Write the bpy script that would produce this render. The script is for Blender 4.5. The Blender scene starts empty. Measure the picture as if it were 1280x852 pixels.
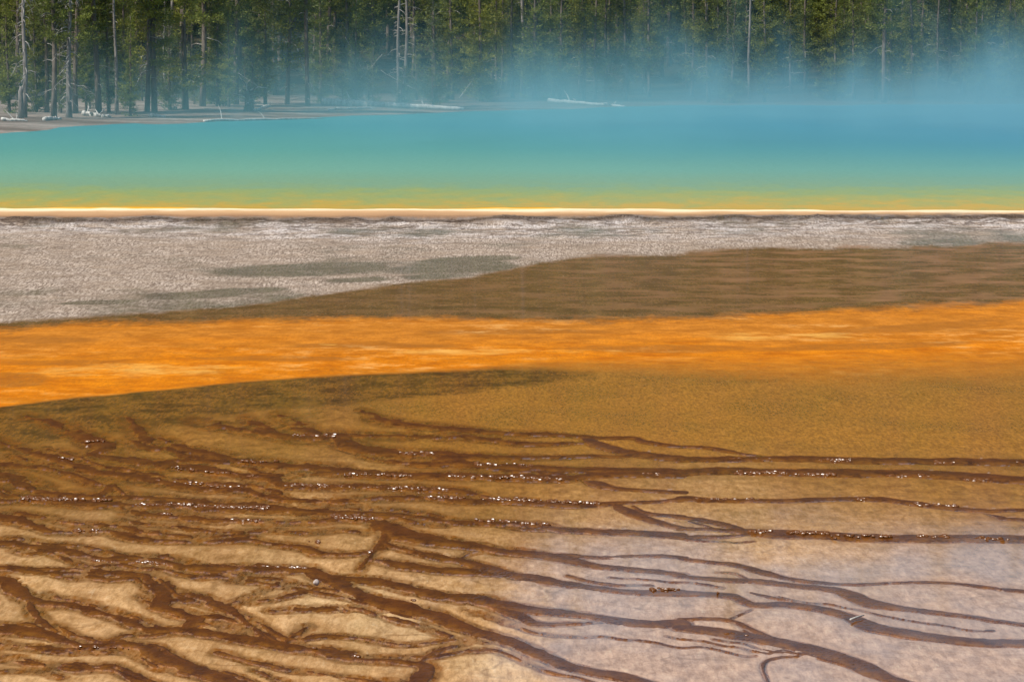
import bpy, math, random
import numpy as np
from mathutils import Vector, Matrix

random.seed(7)
SC = bpy.context.scene
COL = SC.collection
R = math.radians

# ------------------------------------------------------------------ camera
FPX, H = 4320.0, 3.0
TH = math.atan(376.0 / FPX)
CT, ST = math.cos(TH), math.sin(TH)


def P(px, py, z=0.0):
    """ground point (on the level z) seen at a place of the photograph"""
    px = np.asarray(px, float); py = np.asarray(py, float)
    dx = px - 640.0
    up = 426.0 - py
    dy = FPX * CT + up * ST
    dz = -FPX * ST + up * CT
    t = (z - H) / dz
    return dx * t, dy * t, np.zeros_like(dx * t) + z


cam = bpy.data.cameras.new('camera')
co = bpy.data.objects.new('camera', cam)
COL.objects.link(co)
co.location = (0, 0, H)
co.rotation_euler = (math.pi / 2 - TH, 0, 0)
cam.sensor_width = 36
cam.lens = 36 * FPX / 1280
cam.clip_end = 5000
SC.camera = co

# ------------------------------------------------------------------ helpers


def tag(o, label, cat, group=None, kind=None):
    o['label'] = label
    o['category'] = cat
    if group:
        o['group'] = group
    if kind:
        o['kind'] = kind
    return o


def add_obj(name, me, parent=None):
    o = bpy.data.objects.new(name, me)
    COL.objects.link(o)
    if parent:
        o.parent = parent
    return o


def mesh_np(name, v, faces, mat=None, smooth=True):
    """v (n,3), faces (m,k) integer array"""
    me = bpy.data.meshes.new(name)
    v = np.asarray(v, np.float32)
    faces = np.asarray(faces, np.int32)
    m, k = faces.shape
    me.vertices.add(len(v))
    me.vertices.foreach_set('co', v.ravel())
    me.loops.add(m * k)
    me.loops.foreach_set('vertex_index', faces.ravel())
    me.polygons.add(m)
    me.polygons.foreach_set('loop_start', np.arange(0, m * k, k, dtype=np.int32))
    me.update(calc_edges=True)
    me.polygons.foreach_set('use_smooth', np.full(m, smooth, dtype=bool))
    if mat:
        me.materials.append(mat)
    return me


def set_attr(me, name, arr):
    a = me.attributes.new(name, 'FLOAT', 'POINT')
    a.data.foreach_set('value', np.asarray(arr, np.float32))


def _hash(ix, iy, seed):
    n = (ix.astype(np.int64) * 374761393 + iy.astype(np.int64) * 668265263 + seed * 974634777) & 0xFFFFFFFF
    n = ((n ^ (n >> 13)) * 1274126177) & 0xFFFFFFFF
    n = n ^ (n >> 16)
    return (n & 0xFFFF) / 65535.0


def vnoise(x, y, seed=0):
    ix = np.floor(x); iy = np.floor(y)
    fx = x - ix; fy = y - iy
    fx = fx * fx * (3 - 2 * fx); fy = fy * fy * (3 - 2 * fy)
    a = _hash(ix, iy, seed); b = _hash(ix + 1, iy, seed)
    c = _hash(ix, iy + 1, seed); d = _hash(ix + 1, iy + 1, seed)
    return (a + (b - a) * fx) * (1 - fy) + (c + (d - c) * fx) * fy


def fbm(x, y, seed=0, octv=4, gain=0.5):
    s = 0; amp = 1.0; tot = 0
    for k in range(octv):
        s = s + amp * vnoise(x * 2 ** k + 17.3 * k, y * 2 ** k - 9.1 * k, seed + k)
        tot += amp
        amp *= gain
    return s / tot


def sstep(a, b, x):
    t = np.clip((x - a) / (b - a), 0, 1)
    return t * t * (3 - 2 * t)


# ------------------------------------------------------------------ node helpers
class NT:
    def __init__(self, name):
        self.m = bpy.data.materials.new(name)
        self.m.use_nodes = True
        self.t = self.m.node_tree
        self.t.nodes.clear()
        self.out = self.n('ShaderNodeOutputMaterial')

    def n(self, typ, **kw):
        nd = self.t.nodes.new(typ)
        for k, v in kw.items():
            setattr(nd, k, v)
        return nd

    def l(self, a, b):
        self.t.links.new(a, b)

    def _in(self, sock, v):
        if hasattr(v, 'is_output') or isinstance(v, bpy.types.NodeSocket):
            self.l(v, sock)
        else:
            if sock.type == 'RGBA' and len(v) == 3:
                v = (*v, 1)
            sock.default_value = v

    def attr(self, name):
        return self.n('ShaderNodeAttribute', attribute_name=name).outputs['Fac']

    def math(self, op, a, b=0.0, clamp=False):
        nd = self.n('ShaderNodeMath', operation=op, use_clamp=clamp)
        self._in(nd.inputs[0], a)
        self._in(nd.inputs[1], b)
        return nd.outputs[0]

    def mix(self, fac, a, b, blend='MIX'):
        nd = self.n('ShaderNodeMix', data_type='RGBA', blend_type=blend)
        self._in(nd.inputs[0], fac)
        self._in(nd.inputs[6], a)
        self._in(nd.inputs[7], b)
        return nd.outputs[2]

    def mapr(self, v, a, b, c=0.0, d=1.0):
        nd = self.n('ShaderNodeMapRange')
        nd.clamp = True
        self._in(nd.inputs[0], v)
        for i, q in enumerate((a, b, c, d)):
            nd.inputs[i + 1].default_value = q
        return nd.outputs[0]

    def pos(self):
        return self.n('ShaderNodeNewGeometry').outputs['Position']

    def coord(self):
        return self.n('ShaderNodeTexCoord').outputs['Object']

    def scaled(self, vec, s, rot=(0, 0, 0), loc=(0, 0, 0)):
        nd = self.n('ShaderNodeMapping')
        self.l(vec, nd.inputs[0])
        nd.inputs['Scale'].default_value = s
        nd.inputs['Rotation'].default_value = rot
        nd.inputs['Location'].default_value = loc
        return nd.outputs[0]

    def noise(self, vec, scale, detail=4, rough=0.55, dist=0.0):
        nd = self.n('ShaderNodeTexNoise')
        self.l(vec, nd.inputs['Vector'])
        nd.inputs['Scale'].default_value = scale
        nd.inputs['Detail'].default_value = detail
        nd.inputs['Roughness'].default_value = rough
        nd.inputs['Distortion'].default_value = dist
        return nd.outputs[0]

    def bump(self, height, strength, dist, normal=None):
        nd = self.n('ShaderNodeBump')
        self._in(nd.inputs['Height'], height)
        self._in(nd.inputs['Strength'], strength)
        nd.inputs['Distance'].default_value = dist
        if normal is not None:
            self.l(normal, nd.inputs['Normal'])
        return nd.outputs[0]

    def princ(self, **kw):
        nd = self.n('ShaderNodeBsdfPrincipled')
        for k, v in kw.items():
            self._in(nd.inputs[k.replace('_', ' ')], v)
        return nd


# ------------------------------------------------------------------ ground of the near side: traced zones
X = lambda *p: (np.array([q[0] for q in p], float), np.array([q[1] for q in p], float))
B_CRUST = X((-300, 416), (0, 404), (100, 398), (200, 391), (300, 381), (400, 370), (460, 362), (510, 353), (570, 346),
            (630, 334), (700, 323), (800, 316), (900, 312), (1100, 309), (1280, 304), (1560, 300))
B_OR_TOP = X((-300, 420), (0, 413), (100, 407), (200, 402), (300, 400), (400, 403), (600, 400), (700, 402), (800, 397),
             (900, 393), (1000, 390), (1100, 385), (1200, 380), (1280, 375), (1560, 362))
B_OR_BOT = X((-300, 545), (0, 508), (100, 495), (200, 487), (300, 477), (400, 471), (500, 466), (600, 461),
             (680, 457), (760, 458), (900, 462), (1000, 464), (1100, 462), (1280, 456), (1560, 445))
B_DARK = X((-300, 640), (0, 560), (120, 545), (250, 530), (330, 515), (420, 507), (480, 500), (560, 492), (640, 483),
           (700, 477), (745, 474), (770, 462), (1560, 462))

# channels: crop origin, then (x, y, thickness) read in a 2.977x enlargement
CH = {
 (0, 380): [
  [(590, 500, 18), (680, 535, 26), (760, 555, 28), (860, 575, 30), (1000, 590, 26), (1100, 600, 28), (1200, 612, 28), (1290, 618, 28)],
  [(340, 550, 20), (430, 568, 30), (560, 590, 32), (700, 605, 30), (830, 625, 28), (960, 645, 26), (1010, 652, 30), (1060, 676, 24), (1200, 683, 14), (1290, 683, 14)],
  [(90, 540, 20), (200, 570, 26), (290, 600, 32), (340, 620, 32), (440, 635, 24), (560, 655, 24), (700, 680, 22), (830, 690, 16), (930, 696, 20), (1000, 714, 24)],
  [(-500, 565, 20), (0, 590, 20), (60, 595, 20), (150, 605, 18), (250, 630, 18), (340, 662, 18), (400, 680, 16), (380, 700, 16)],
  [(-500, 600, 26), (0, 630, 28), (60, 660, 28), (130, 690, 26), (220, 708, 18), (420, 715, 10)],
  [(720, 440, 34), (800, 452, 26), (880, 466, 18), (980, 478, 20), (1060, 490, 22), (1150, 497, 22), (1290, 496, 22)],
  [(920, 430, 16), (960, 455, 24), (1000, 470, 24), (1060, 485, 20)],
  [(1040, 415, 14), (1100, 445, 28), (1150, 476, 28), (1200, 490, 20)],
  [(480, 430, 12), (520, 490, 20), (600, 535, 22)],
  [(480, 500, 14), (540, 525, 20), (600, 540, 22)],
  [(100, 420, 10), (180, 440, 16), (260, 470, 24), (320, 500, 34), (400, 530, 34), (360, 550, 22)],
  [(1000, 640, 8), (1100, 632, 9), (1200, 628, 10), (1290, 628, 10)],
  [(640, 580, 10), (760, 585, 10), (860, 592, 10)],
 ],
 (420, 380): [
  [(95, 395, 16), (140, 425, 24), (250, 445, 22), (370, 458, 22), (480, 468, 22), (600, 478, 16), (750, 484, 13), (880, 487, 12), (1000, 495, 12), (1110, 498, 12), (1150, 515, 16), (1285, 531, 10)],
  [(-10, 487, 14), (150, 490, 13), (300, 495, 12), (400, 497, 10), (480, 495, 12), (560, 505, 14), (680, 517, 14), (800, 520, 12), (960, 513, 12)],
  [(-5, 497, 20), (50, 520, 36), (120, 540, 36), (250, 552, 26), (400, 556, 22), (520, 565, 20), (700, 570, 16), (900, 568, 14), (1090, 568, 14)],
  [(920, 488, 18), (970, 520, 28), (1050, 546, 26), (1150, 562, 26), (1290, 576, 22)],
  [(385, 580, 26), (430, 570, 22), (480, 592, 24), (600, 602, 20), (750, 608, 18), (900, 615, 20), (1050, 620, 24), (1290, 622, 26)],
  [(-10, 620, 26), (150, 630, 26), (300, 635, 26), (500, 638, 26), (700, 640, 30), (850, 645, 28), (1000, 637, 24), (1290, 632, 26)],
  [(-10, 678, 16), (130, 682, 16), (300, 690, 12), (420, 695, 12), (500, 702, 14), (570, 716, 14)],
  [(930, 658, 14), (980, 672, 24), (1050, 685, 14), (1180, 692, 12), (1290, 701, 14)],
 ],
 (850, 380): [
  [(-5, 528, 10), (100, 535, 10), (200, 552, 10), (330, 570, 9)],
  [(-5, 578, 20), (150, 578, 20), (400, 578, 22), (640, 583, 26), (850, 585, 26), (1100, 590, 28), (1280, 592, 28), (2100, 600, 28)],
  [(-5, 625, 32), (150, 618, 26), (300, 622, 26), (600, 630, 30), (800, 630, 28), (1000, 640, 30), (1150, 650, 32), (1280, 657, 30), (2100, 690, 30)],
 ],
 (0, 610): [
  [(-500, 60, 14), (0, 45, 14), (100, 42, 18), (300, 55, 26), (450, 60, 20), (600, 62, 18), (800, 72, 20), (1000, 80, 24), (1150, 85, 28), (1290, 90, 30)],
  [(360, 22, 12), (500, 32, 16), (640, 40, 16), (760, 52, 18), (1000, 65, 14), (1090, 80, 14)],
  [(690, 0, 8), (780, 8, 10), (920, 5, 14), (960, 25, 22), (1030, 40, 16), (1120, 45, 10), (1290, 45, 10)],
  [(420, 65, 12), (520, 90, 20), (640, 100, 22), (740, 112, 24), (850, 122, 14), (1000, 126, 12), (1140, 124, 14), (1290, 110, 18)],
  [(-500, 70, 26), (0, 108, 30), (100, 130, 26), (180, 156, 20), (300, 163, 12), (400, 160, 16), (470, 180, 24), (560, 195, 20), (680, 202, 12), (800, 200, 12), (900, 195, 14), (1010, 208, 14), (1120, 220, 20), (1180, 240, 20), (1290, 243, 14)],
  [(-500, 190, 24), (0, 203, 24), (120, 215, 24), (240, 235, 26), (330, 255, 16), (420, 270, 16), (500, 262, 20), (600, 275, 20), (700, 295, 26), (820, 298, 26), (1000, 300, 24), (1150, 300, 24), (1190, 320, 32), (1290, 352, 30)],
  [(-300, 290, 14), (0, 300, 14), (150, 315, 12), (300, 320, 9), (520, 320, 12), (570, 350, 28), (620, 400, 28), (600, 436, 26), (680, 460, 30), (730, 484, 32), (700, 515, 24)],
  [(-300, 300, 30), (0, 342, 30), (60, 370, 34), (110, 405, 32), (180, 425, 24), (260, 430, 20), (350, 450, 20), (440, 475, 22), (500, 500, 24), (560, 520, 26), (700, 525, 22), (820, 540, 32), (940, 560, 34), (1050, 580, 28), (1180, 595, 24), (1290, 617, 28)],
  [(110, 410, 20), (150, 480, 22), (220, 525, 12)],
  [(-300, 500, 40), (0, 522, 40), (130, 530, 34), (230, 555, 24), (310, 580, 24), (400, 580, 20), (500, 578, 28), (570, 605, 38), (640, 640, 44), (740, 675, 42), (820, 705, 40), (960, 755, 40)],
  [(-300, 560, 20), (0, 575, 18), (120, 588, 14), (250, 592, 12), (340, 590, 14)],
  [(640, 380, 16), (740, 400, 22), (820, 430, 20), (880, 460, 24), (930, 510, 26)],
  [(740, 470, 16), (840, 480, 18), (930, 510, 20)],
  [(1030, 350, 6), (960, 385, 8), (900, 410, 10), (820, 440, 12)],
  [(1280, 345, 8), (1120, 385, 8), (1000, 410, 10), (880, 420, 10)],
  [(1060, 575, 4), (1100, 540, 4), (1160, 505, 3)],
  [(400, 580, 4), (460, 540, 4), (540, 545, 4), (640, 535, 3)],
  [(1010, 450, 4), (1150, 445, 5), (1290, 450, 4)],
 ],
 (420, 610): [
  [(-5, 45, 10), (150, 40, 12), (320, 32, 12), (420, 42, 14), (560, 45, 18), (700, 48, 22), (850, 60, 22), (950, 62, 18), (1100, 52, 10), (1285, 42, 13)],
  [(300, -4, 8), (420, 5, 10), (500, 18, 14), (560, 40, 12)],
  [(-5, 90, 16), (120, 92, 20), (250, 102, 14), (400, 120, 16), (600, 128, 18), (720, 132, 20), (850, 150, 20), (1000, 160, 20), (1290, 172, 22)],
  [(-5, 110, 20), (140, 118, 24)],
  [(150, 118, 26), (200, 150, 50), (260, 172, 48), (380, 195, 38), (520, 210, 28), (620, 228, 26), (750, 240, 26), (900, 268, 26), (1000, 285, 20), (1150, 300, 18), (1290, 318, 20)],
  [(740, 236, 10), (850, 243, 10), (1000, 247, 10), (1150, 242, 12), (1290, 252, 13)],
  [(170, 200, 20), (250, 225, 16), (330, 245, 18), (450, 262, 22), (540, 285, 24), (640, 315, 30), (760, 335, 28), (880, 355, 20), (1000, 370, 20), (1120, 382, 20), (1290, 386, 22)],
  [(-5, 242, 12), (100, 240, 12), (190, 222, 12)],
  [(120, 262, 20), (220, 280, 24), (350, 295, 24), (480, 305, 20), (580, 315, 22)],
  [(-5, 325, 18), (100, 335, 24), (200, 350, 32), (300, 375, 32), (400, 395, 30), (520, 410, 34), (640, 435, 34), (760, 450, 28), (900, 465, 26), (1020, 485, 28), (1150, 500, 30), (1290, 502, 32)],
  [(0, 340, 24), (30, 360, 28), (130, 405, 38), (250, 440, 46), (350, 460, 42), (430, 490, 38), (520, 525, 34), (640, 565, 34), (720, 600, 36), (830, 645, 34), (950, 680, 32), (1080, 705, 30), (1250, 755, 30)],
  [(560, 430, 16), (680, 470, 22), (740, 495, 16), (850, 500, 10), (980, 495, 9)],
  [(-5, 615, 18), (60, 630, 20), (180, 638, 20), (330, 650, 18)],
  [(250, 648, 14), (330, 655, 20), (345, 685, 24), (290, 740, 40)],
  [(320, 645, 12), (370, 610, 12), (480, 575, 7)],
  [(870, 320, 7), (1000, 350, 9), (1180, 358, 8)],
  [(1030, 58, 14), (1100, 90, 26), (1180, 120, 20), (1290, 146, 16)],
  [(1110, 66, 10), (1160, 90, 12), (1290, 104, 12)],
  [(190, 130, 20), (180, 190, 11), (140, 240, 6), (90, 300, 5)],
  [(450, 260, 5), (520, 230, 6), (640, 215, 4)],
 ],
 (850, 610): [
  [(-5, 40, 15), (150, 45, 14), (300, 50, 14), (450, 45, 16), (600, 40, 17), (750, 42, 19), (850, 55, 18), (980, 68, 17), (1120, 82, 15), (1280, 82, 12), (2100, 85, 12)],
  [(1140, 92, 8), (1200, 110, 10), (1280, 118, 10), (2100, 150, 10)],
  [(-5, 105, 12), (100, 118, 14), (200, 140, 16), (250, 156, 16)],
  [(-5, 148, 10), (100, 148, 10), (220, 155, 18), (350, 165, 32), (500, 170, 31), (700, 178, 30), (900, 185, 31), (1100, 188, 31), (1280, 188, 33), (2100, 190, 33)],
  [(-5, 175, 14), (150, 175, 14), (260, 167, 14)],
  [(-5, 255, 12), (120, 270, 14), (220, 285, 18), (300, 310, 18), (400, 330, 14), (500, 345, 14), (650, 352, 10), (850, 350, 8), (1000, 350, 8), (1150, 370, 8), (1280, 388, 10), (2100, 480, 10)],
  [(-5, 320, 16), (150, 335, 16), (300, 345, 16), (450, 360, 16), (580, 375, 20), (640, 395, 32), (700, 425, 34), (800, 445, 22), (950, 465, 14), (1100, 485, 12), (1280, 510, 12), (2100, 600, 12)],
  [(-5, 387, 20), (140, 390, 20), (210, 400, 20), (280, 430, 22), (400, 432, 22), (520, 452, 24), (620, 480, 26), (700, 520, 34), (850, 545, 31), (1000, 565, 30), (1150, 575, 30), (1280, 575, 31), (2100, 590, 31)],
  [(270, 385, 8), (350, 405, 10), (430, 422, 12)],
  [(-5, 515, 28), (120, 530, 30), (240, 550, 31), (380, 575, 33), (500, 600, 34), (620, 640, 36), (720, 680, 38), (860, 735, 40)],
  [(-5, 485, 8), (180, 490, 10), (280, 530, 12), (380, 570, 14)],
  [(180, 490, 6), (270, 450, 7)],
  [(330, 725, 9), (316, 655, 8), (370, 632, 5), (450, 625, 3)],
 ],
}
ZF = 2.977
RX0, RX1, RY0, RY1 = -900, 2180, 395, 1010          # traced area (photo pixels)
SS = 1.0
ny, nx = int((RY1 - RY0) / SS), int((RX1 - RX0) / SS)
S = np.full((ny, nx), -60.0)      # how deep inside a channel, in half-widths (>0 inside)
DD = np.full((ny, nx), 1e3)       # distance outside of the nearest channel edge
VV = np.zeros((ny, nx))           # -1 far edge .. +1 near edge
WW = np.zeros((ny, nx))           # half width
RI = np.zeros((ny, nx))           # how much the channel runs downhill towards the viewer
AX = 0.42
SLP = np.full((ny, nx), np.nan)     # slope of the nearest channel


def raster(a, b):
    (x0, y0, w0), (x1, y1, w1) = a, b
    m = 46
    ix0 = max(0, int((min(x0, x1) - m * 2 - RX0) / SS)); ix1 = min(nx, int((max(x0, x1) + m * 2 - RX0) / SS) + 2)
    iy0 = max(0, int((min(y0, y1) - m - RY0) / SS)); iy1 = min(ny, int((max(y0, y1) + m - RY0) / SS) + 2)
    if ix0 >= ix1 or iy0 >= iy1:
        return
    gx, gy = np.meshgrid(RX0 + SS * (np.arange(ix0, ix1)), RY0 + SS * (np.arange(iy0, iy1)))
    ax, bx = x0 * AX, x1 * AX
    ex, ey = bx - ax, y1 - y0
    L2 = ex * ex + ey * ey + 1e-6
    t = np.clip(((gx * AX - ax) * ex + (gy - y0) * ey) / L2, 0, 1)
    qx, qy = ax + t * ex, y0 + t * ey
    d = np.hypot(gx * AX - qx, gy - qy)
    hw = np.maximum(0.5 * (w0 + (w1 - w0) * t), 0.5)
    s = 1 - d / hw
    dd = d - hw
    sub = (slice(iy0, iy1), slice(ix0, ix1))
    up = dd < DD[sub]
    S[sub] = np.where(up, s, S[sub])
    VV[sub] = np.where(up, np.clip((gy - qy) / hw, -1, 1), VV[sub])
    WW[sub] = np.where(up, hw, WW[sub])
    sl = min(1.0, abs(y1 - y0) / (abs(x1 - x0) + 1e-3) / 0.35)
    RI[sub] = np.where(up, sl, RI[sub])
    DD[sub] = np.where(up, dd, DD[sub])
    SLP[sub] = np.where(up, (y1 - y0) / (x1 - x0 + 1e-3) if x1 > x0 else 0.15, SLP[sub])


def smooth_line(pts, n=5):
    """Catmull-Rom"""
    p = np.array(pts, float)
    q = np.vstack([2 * p[0] - p[1], p, 2 * p[-1] - p[-2]])
    out = []
    for i in range(1, len(q) - 2):
        for k in range(n):
            t = k / n
            out.append(0.5 * (2 * q[i] + (q[i + 1] - q[i - 1]) * t + (2 * q[i - 1] - 5 * q[i] + 4 * q[i + 1] - q[i + 2]) * t * t
                              + (3 * q[i] - q[i - 1] - 3 * q[i + 1] + q[i + 2]) * t ** 3))
    out.append(p[-1])
    return out


for (ox, oy), lines in CH.items():
    for ln in lines:
        ln = [list(q) for q in ln]
        if ox == 0 and ln[0][0] <= -290:
            x_, y_, w_ = ln[0]
            ln = [[x_ - 1900, y_ - 190, w_], [x_ - 900, y_ - 110, w_]] + ln
        if ln[-1][0] >= 2050:
            x_, y_, w_ = ln[-1]
            ln = ln + [[x_ + 1000, y_ + 40, w_], [x_ + 2000, y_ + 110, w_]]
        if oy + ln[-1][1] / ZF > 858:
            (xa_, ya_, _w), (x_, y_, w_) = ln[-2], ln[-1]
            k_ = 400.0 / max(y_ - ya_, 10)
            ln = ln + [[x_ + (x_ - xa_) * k_, y_ + 400, w_]]
        for e in (0, -1):
            if -4 < ln[e][0] < 1284:
                ln[e][2] *= 0.3
        pts = smooth_line([(ox + x / ZF, oy + y / ZF, max(w / ZF * (0.80 if oy + y / ZF > 520 and ox + x / ZF < 520 else 0.88), 0.8)) for x, y, w in ln])
        for a, b in zip(pts[:-1], pts[1:]):
            raster(a, b)


rc = random.Random(77)
slope0 = np.clip(np.nan_to_num(SLP, nan=0.15), -0.15, 0.75)
for i in range(50):
    x0 = rc.uniform(-160, 460) if i % 5 else rc.uniform(480, 1000)
    y0 = rc.uniform(530, 845) if x0 < 460 else rc.uniform(650, 845)
    if y0 < 532 + max(0, x0 - 250) * 0.12:
        continue
    n = rc.randint(8, 22)
    w = rc.uniform(1.2, 3.0) * (0.6 if x0 > 460 else 1.0)
    pts = []
    for k in range(n):
        pts.append((x0, y0, max(0.9, w * math.sin((k + 0.6) / (n + 0.4) * math.pi) ** 0.6)))
        st = rc.uniform(14, 24)
        ix = int(min(max((x0 - RX0) / SS, 0), nx - 1)); iy = int(min(max((y0 - RY0) / SS, 0), ny - 1))
        x0 += st
        y0 += st * (0.85 * slope0[iy, ix] + 0.03 + rc.gauss(0, 0.07))
    sm = smooth_line(pts, 3)
    for a, b in zip(sm[:-1], sm[1:]):
        raster(a, b)


def samp(img, px, py, outside):
    fx = (px - RX0) / SS; fy = (py - RY0) / SS
    ok = (fx >= 0) & (fx < nx - 1.01) & (fy >= 0) & (fy < ny - 1.01)
    fx = np.clip(fx, 0, nx - 1.02); fy = np.clip(fy, 0, ny - 1.02)
    ix = fx.astype(int); iy = fy.astype(int)
    tx = fx - ix; ty = fy - iy
    r = (img[iy, ix] * (1 - tx) + img[iy, ix + 1] * tx) * (1 - ty) + (img[iy + 1, ix] * (1 - tx) + img[iy + 1, ix + 1] * tx) * ty
    return np.where(ok, r, outside)


# grid of the near side
rows = np.concatenate([np.arange(255.0, 412.0, 0.36), np.arange(412.0, 912.0, 0.72), np.arange(912.0, 1100.0, 4.0)])
cols = np.concatenate([np.arange(-900.0, -170.0, 6.0), np.arange(-170.0, 1451.0, 1.1), np.arange(1451.0, 2180.0, 6.0)])
PX, PY = np.meshgrid(cols, rows)
Z_POOL = 0.07
rim_w = fbm(PX / 60.0, PY * 0 + 3.1, 5, 5)
edge_py = np.interp(PX, [-300, 0, 640, 1280, 1560], [273.5, 272.5, 271.5, 269.5, 268.5]) + (rim_w - 0.5) * 5.0
macro = Z_POOL * (1 - np.clip((PY - edge_py) / 11.0, 0, 1)) + 0.004
gx, gy, gz = P(PX, PY, macro)
# zone masks ---------------------------------------------------
wob = (fbm(gx * 0.9, gy * 0.25, 11, 5, 0.6) - 0.5)
bc = np.interp(PX, *B_CRUST) + wob * 15
bt = np.interp(PX, *B_OR_TOP) + wob * 22
bb = np.interp(PX, *B_OR_BOT) + (fbm(gx * 1.2, gy * 0.5, 21, 5, 0.6) - 0.5) * 6
bd = np.interp(PX, *B_DARK) + wob * 10
m_rim = 1 - sstep(-1.0, 1.0, PY - edge_py)
m_crust = (1 - sstep(-2.0, 2.5, PY - bc)) * (1 - m_rim)
m_run = sstep(-7.0, 7.0, PY - bc)
softR = np.interp(PX, [-300, 300, 600, 800, 1000, 1560], [1.5, 1.5, 4, 16, 28, 30])
m_or = sstep(-9, 11, PY - bt)
m_mat = np.clip((PY - bb + softR) / (2 * softR), 0, 1)
fade = np.interp(PX, [-300, 300, 600, 740, 800, 1560], [1, 1, 1, 0.6, 0, 0])
m_dark = m_mat * (1 - sstep(-10, 10, PY - bd)) * fade
# wet puddles inside the crust
pud = np.zeros_like(PX)
for cx, cy, rx, ry in [(370, 338, 130, 11), (250, 368, 75, 6), (300, 363, 70, 5), (590, 324, 80, 5), (450, 350, 70, 5),
                       (560, 335, 90, 9), (540, 346, 60, 6), (120, 378, 60, 3)]:
    q = ((PX - cx) / rx) ** 2 + ((PY - cy - (PX - cx) * -0.04) / ry) ** 2
    pud = np.maximum(pud, 1 - np.sqrt(q))
pud = sstep(-0.18, 0.40, pud + (fbm(gx * 0.8, gy * 0.35, 31, 5, 0.62) - 0.5) * 1.1 - 0.05) * m_crust
# channels
wx = (fbm(gx * 2.2, gy * 0.8, 41, 4) - 0.5) * 12
wy = (fbm(gx * 3.1, gy * 1.0, 47, 5, 0.6) - 0.5) * 4.0
qx, qy = PX + wx, PY + wy
s = samp(S, qx, qy, -60.0); dd = samp(DD, qx, qy, 400.0); vv = samp(VV, qx, qy, 0.0)
ri = samp(RI, qx, qy, 0.0); hw = samp(WW, qx, qy, 1.0)
left = np.clip(1 - (PX - 380) / 420.0, 0, 1)
edge_n = fbm(gx * 9, gy * 3, 51, 4, 0.6) - 0.5
c_in = sstep(-0.7, 0.5, -dd + edge_n * (3.0 + 6.0 * left))
c_in *= 1 - 0.8 * left * sstep(0.55, 0.68, fbm(gx * 5, gy * 1.8, 57, 4, 0.6)) * (1 - sstep(525, 565, PY))
m_ch = c_in * m_mat * sstep(-6, 4, PY - bb)
stain_n = fbm(gx * 3.0, gy * 1.4, 61, 7, 0.68)
reach = 4.0 + 9.0 * left * (1 - 0.55 * sstep(600, 700, PY)) + 2.0 * sstep(640, 800, PY)
reach = reach * (1 - 0.55 * sstep(600, 800, PX))
m_st = np.clip(1.3 * (1 - dd / reach), 0, 1) * sstep(0.43, 0.58, stain_n + 0.22 * np.clip(1 - dd / 8.0, 0, 1) + 0.06 * left) * m_mat
# pale tan of the deposits near the viewer
m_tan = sstep(545, 740, PY + (fbm(gx * 0.7, gy * 0.3, 71, 4) - 0.5) * 150 - 60 * np.clip((PX - 900) / 400.0, 0, 1)) * m_mat
m_pale = sstep(0.50, 0.78, fbm(gx * 1.5, gy * 0.55, 77, 5)) * sstep(640, 760, PY) * m_mat
m_gold = m_mat * sstep(420, 560, PX) * (1 - sstep(545, 600, PY))
# heights ------------------------------------------------------
hgt = np.zeros_like(PX)
cr1 = fbm(gx * 1.6, gy * 0.9, 81, 4, 0.55)
cr2 = np.abs(fbm(gx * 4.0, gy * 2.2, 91, 4, 0.55) - 0.5)
near_edge = np.clip(1 - (PY - edge_py) / 16.0, 0, 1)
rough = m_crust * (1 - pud)
hgt += rough * ((cr1 - 0.5) * (0.06 + 0.12 * near_edge) + (0.18 - cr2) * 0.03)
hgt += m_rim * (0.008 + np.clip(PY - np.interp(PX, [0, 1280], [260.0, 262.5]), -6, 4) * 0.0030 + (fbm(gx * 0.6, gy * 0.5, 99, 5) - 0.5) * 0.022)
hgt += sstep(-1, 3, PY - edge_py) * (1 - sstep(4, 11, PY - edge_py)) * (fbm(gx * 2.4, gy * 1.5, 97, 5, 0.65) - 0.45) * 0.10
hgt += m_run * (1 - m_or) * (fbm(gx * 1.2, gy * 0.8, 101, 6, 0.6) - 0.5) * 0.010
hgt += m_or * (1 - m_mat) * (fbm(gx * 1.5, gy * 0.9, 111, 6, 0.62) - 0.5) * 0.022
hgt += m_mat * ((fbm(gx * 3.0, gy * 2.0, 121, 6, 0.62) - 0.5) * 0.016 + (fbm(gx * 0.5, gy * 0.4, 125, 3) - 0.5) * 0.03)
prof = np.clip(1 - vv * vv, 0, 1) * sstep(0, 0.7, s)
hgt += m_ch * (0.003 * prof + 0.004 * (fbm(gx * 11, gy * 7, 131, 3) - 0.5))
hgt += -0.006 * m_st * (1 - m_ch)
gz = gz + hgt
V = np.stack([gx, gy, gz], -1).reshape(-1, 3)
nr, nc = PX.shape
idx = np.arange(nr * nc).reshape(nr, nc)
quads = np.stack([idx[1:, :-1], idx[1:, 1:], idx[:-1, 1:], idx[:-1, :-1]], -1).reshape(-1, 4)
def patches(lst, seed):
    m_ = np.full_like(PX, -9.0)
    for cx, cy, rx, ry, sl in lst:
        m_ = np.maximum(m_, 1 - np.sqrt(((PX - cx) / rx) ** 2 + ((PY - cy - (PX - cx) * sl) / ry) ** 2))
    return sstep(-0.15, 0.35, m_ + (fbm(gx * 1.3, gy * 1.0, seed, 6, 0.68) - 0.5) * 1.8)


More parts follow.
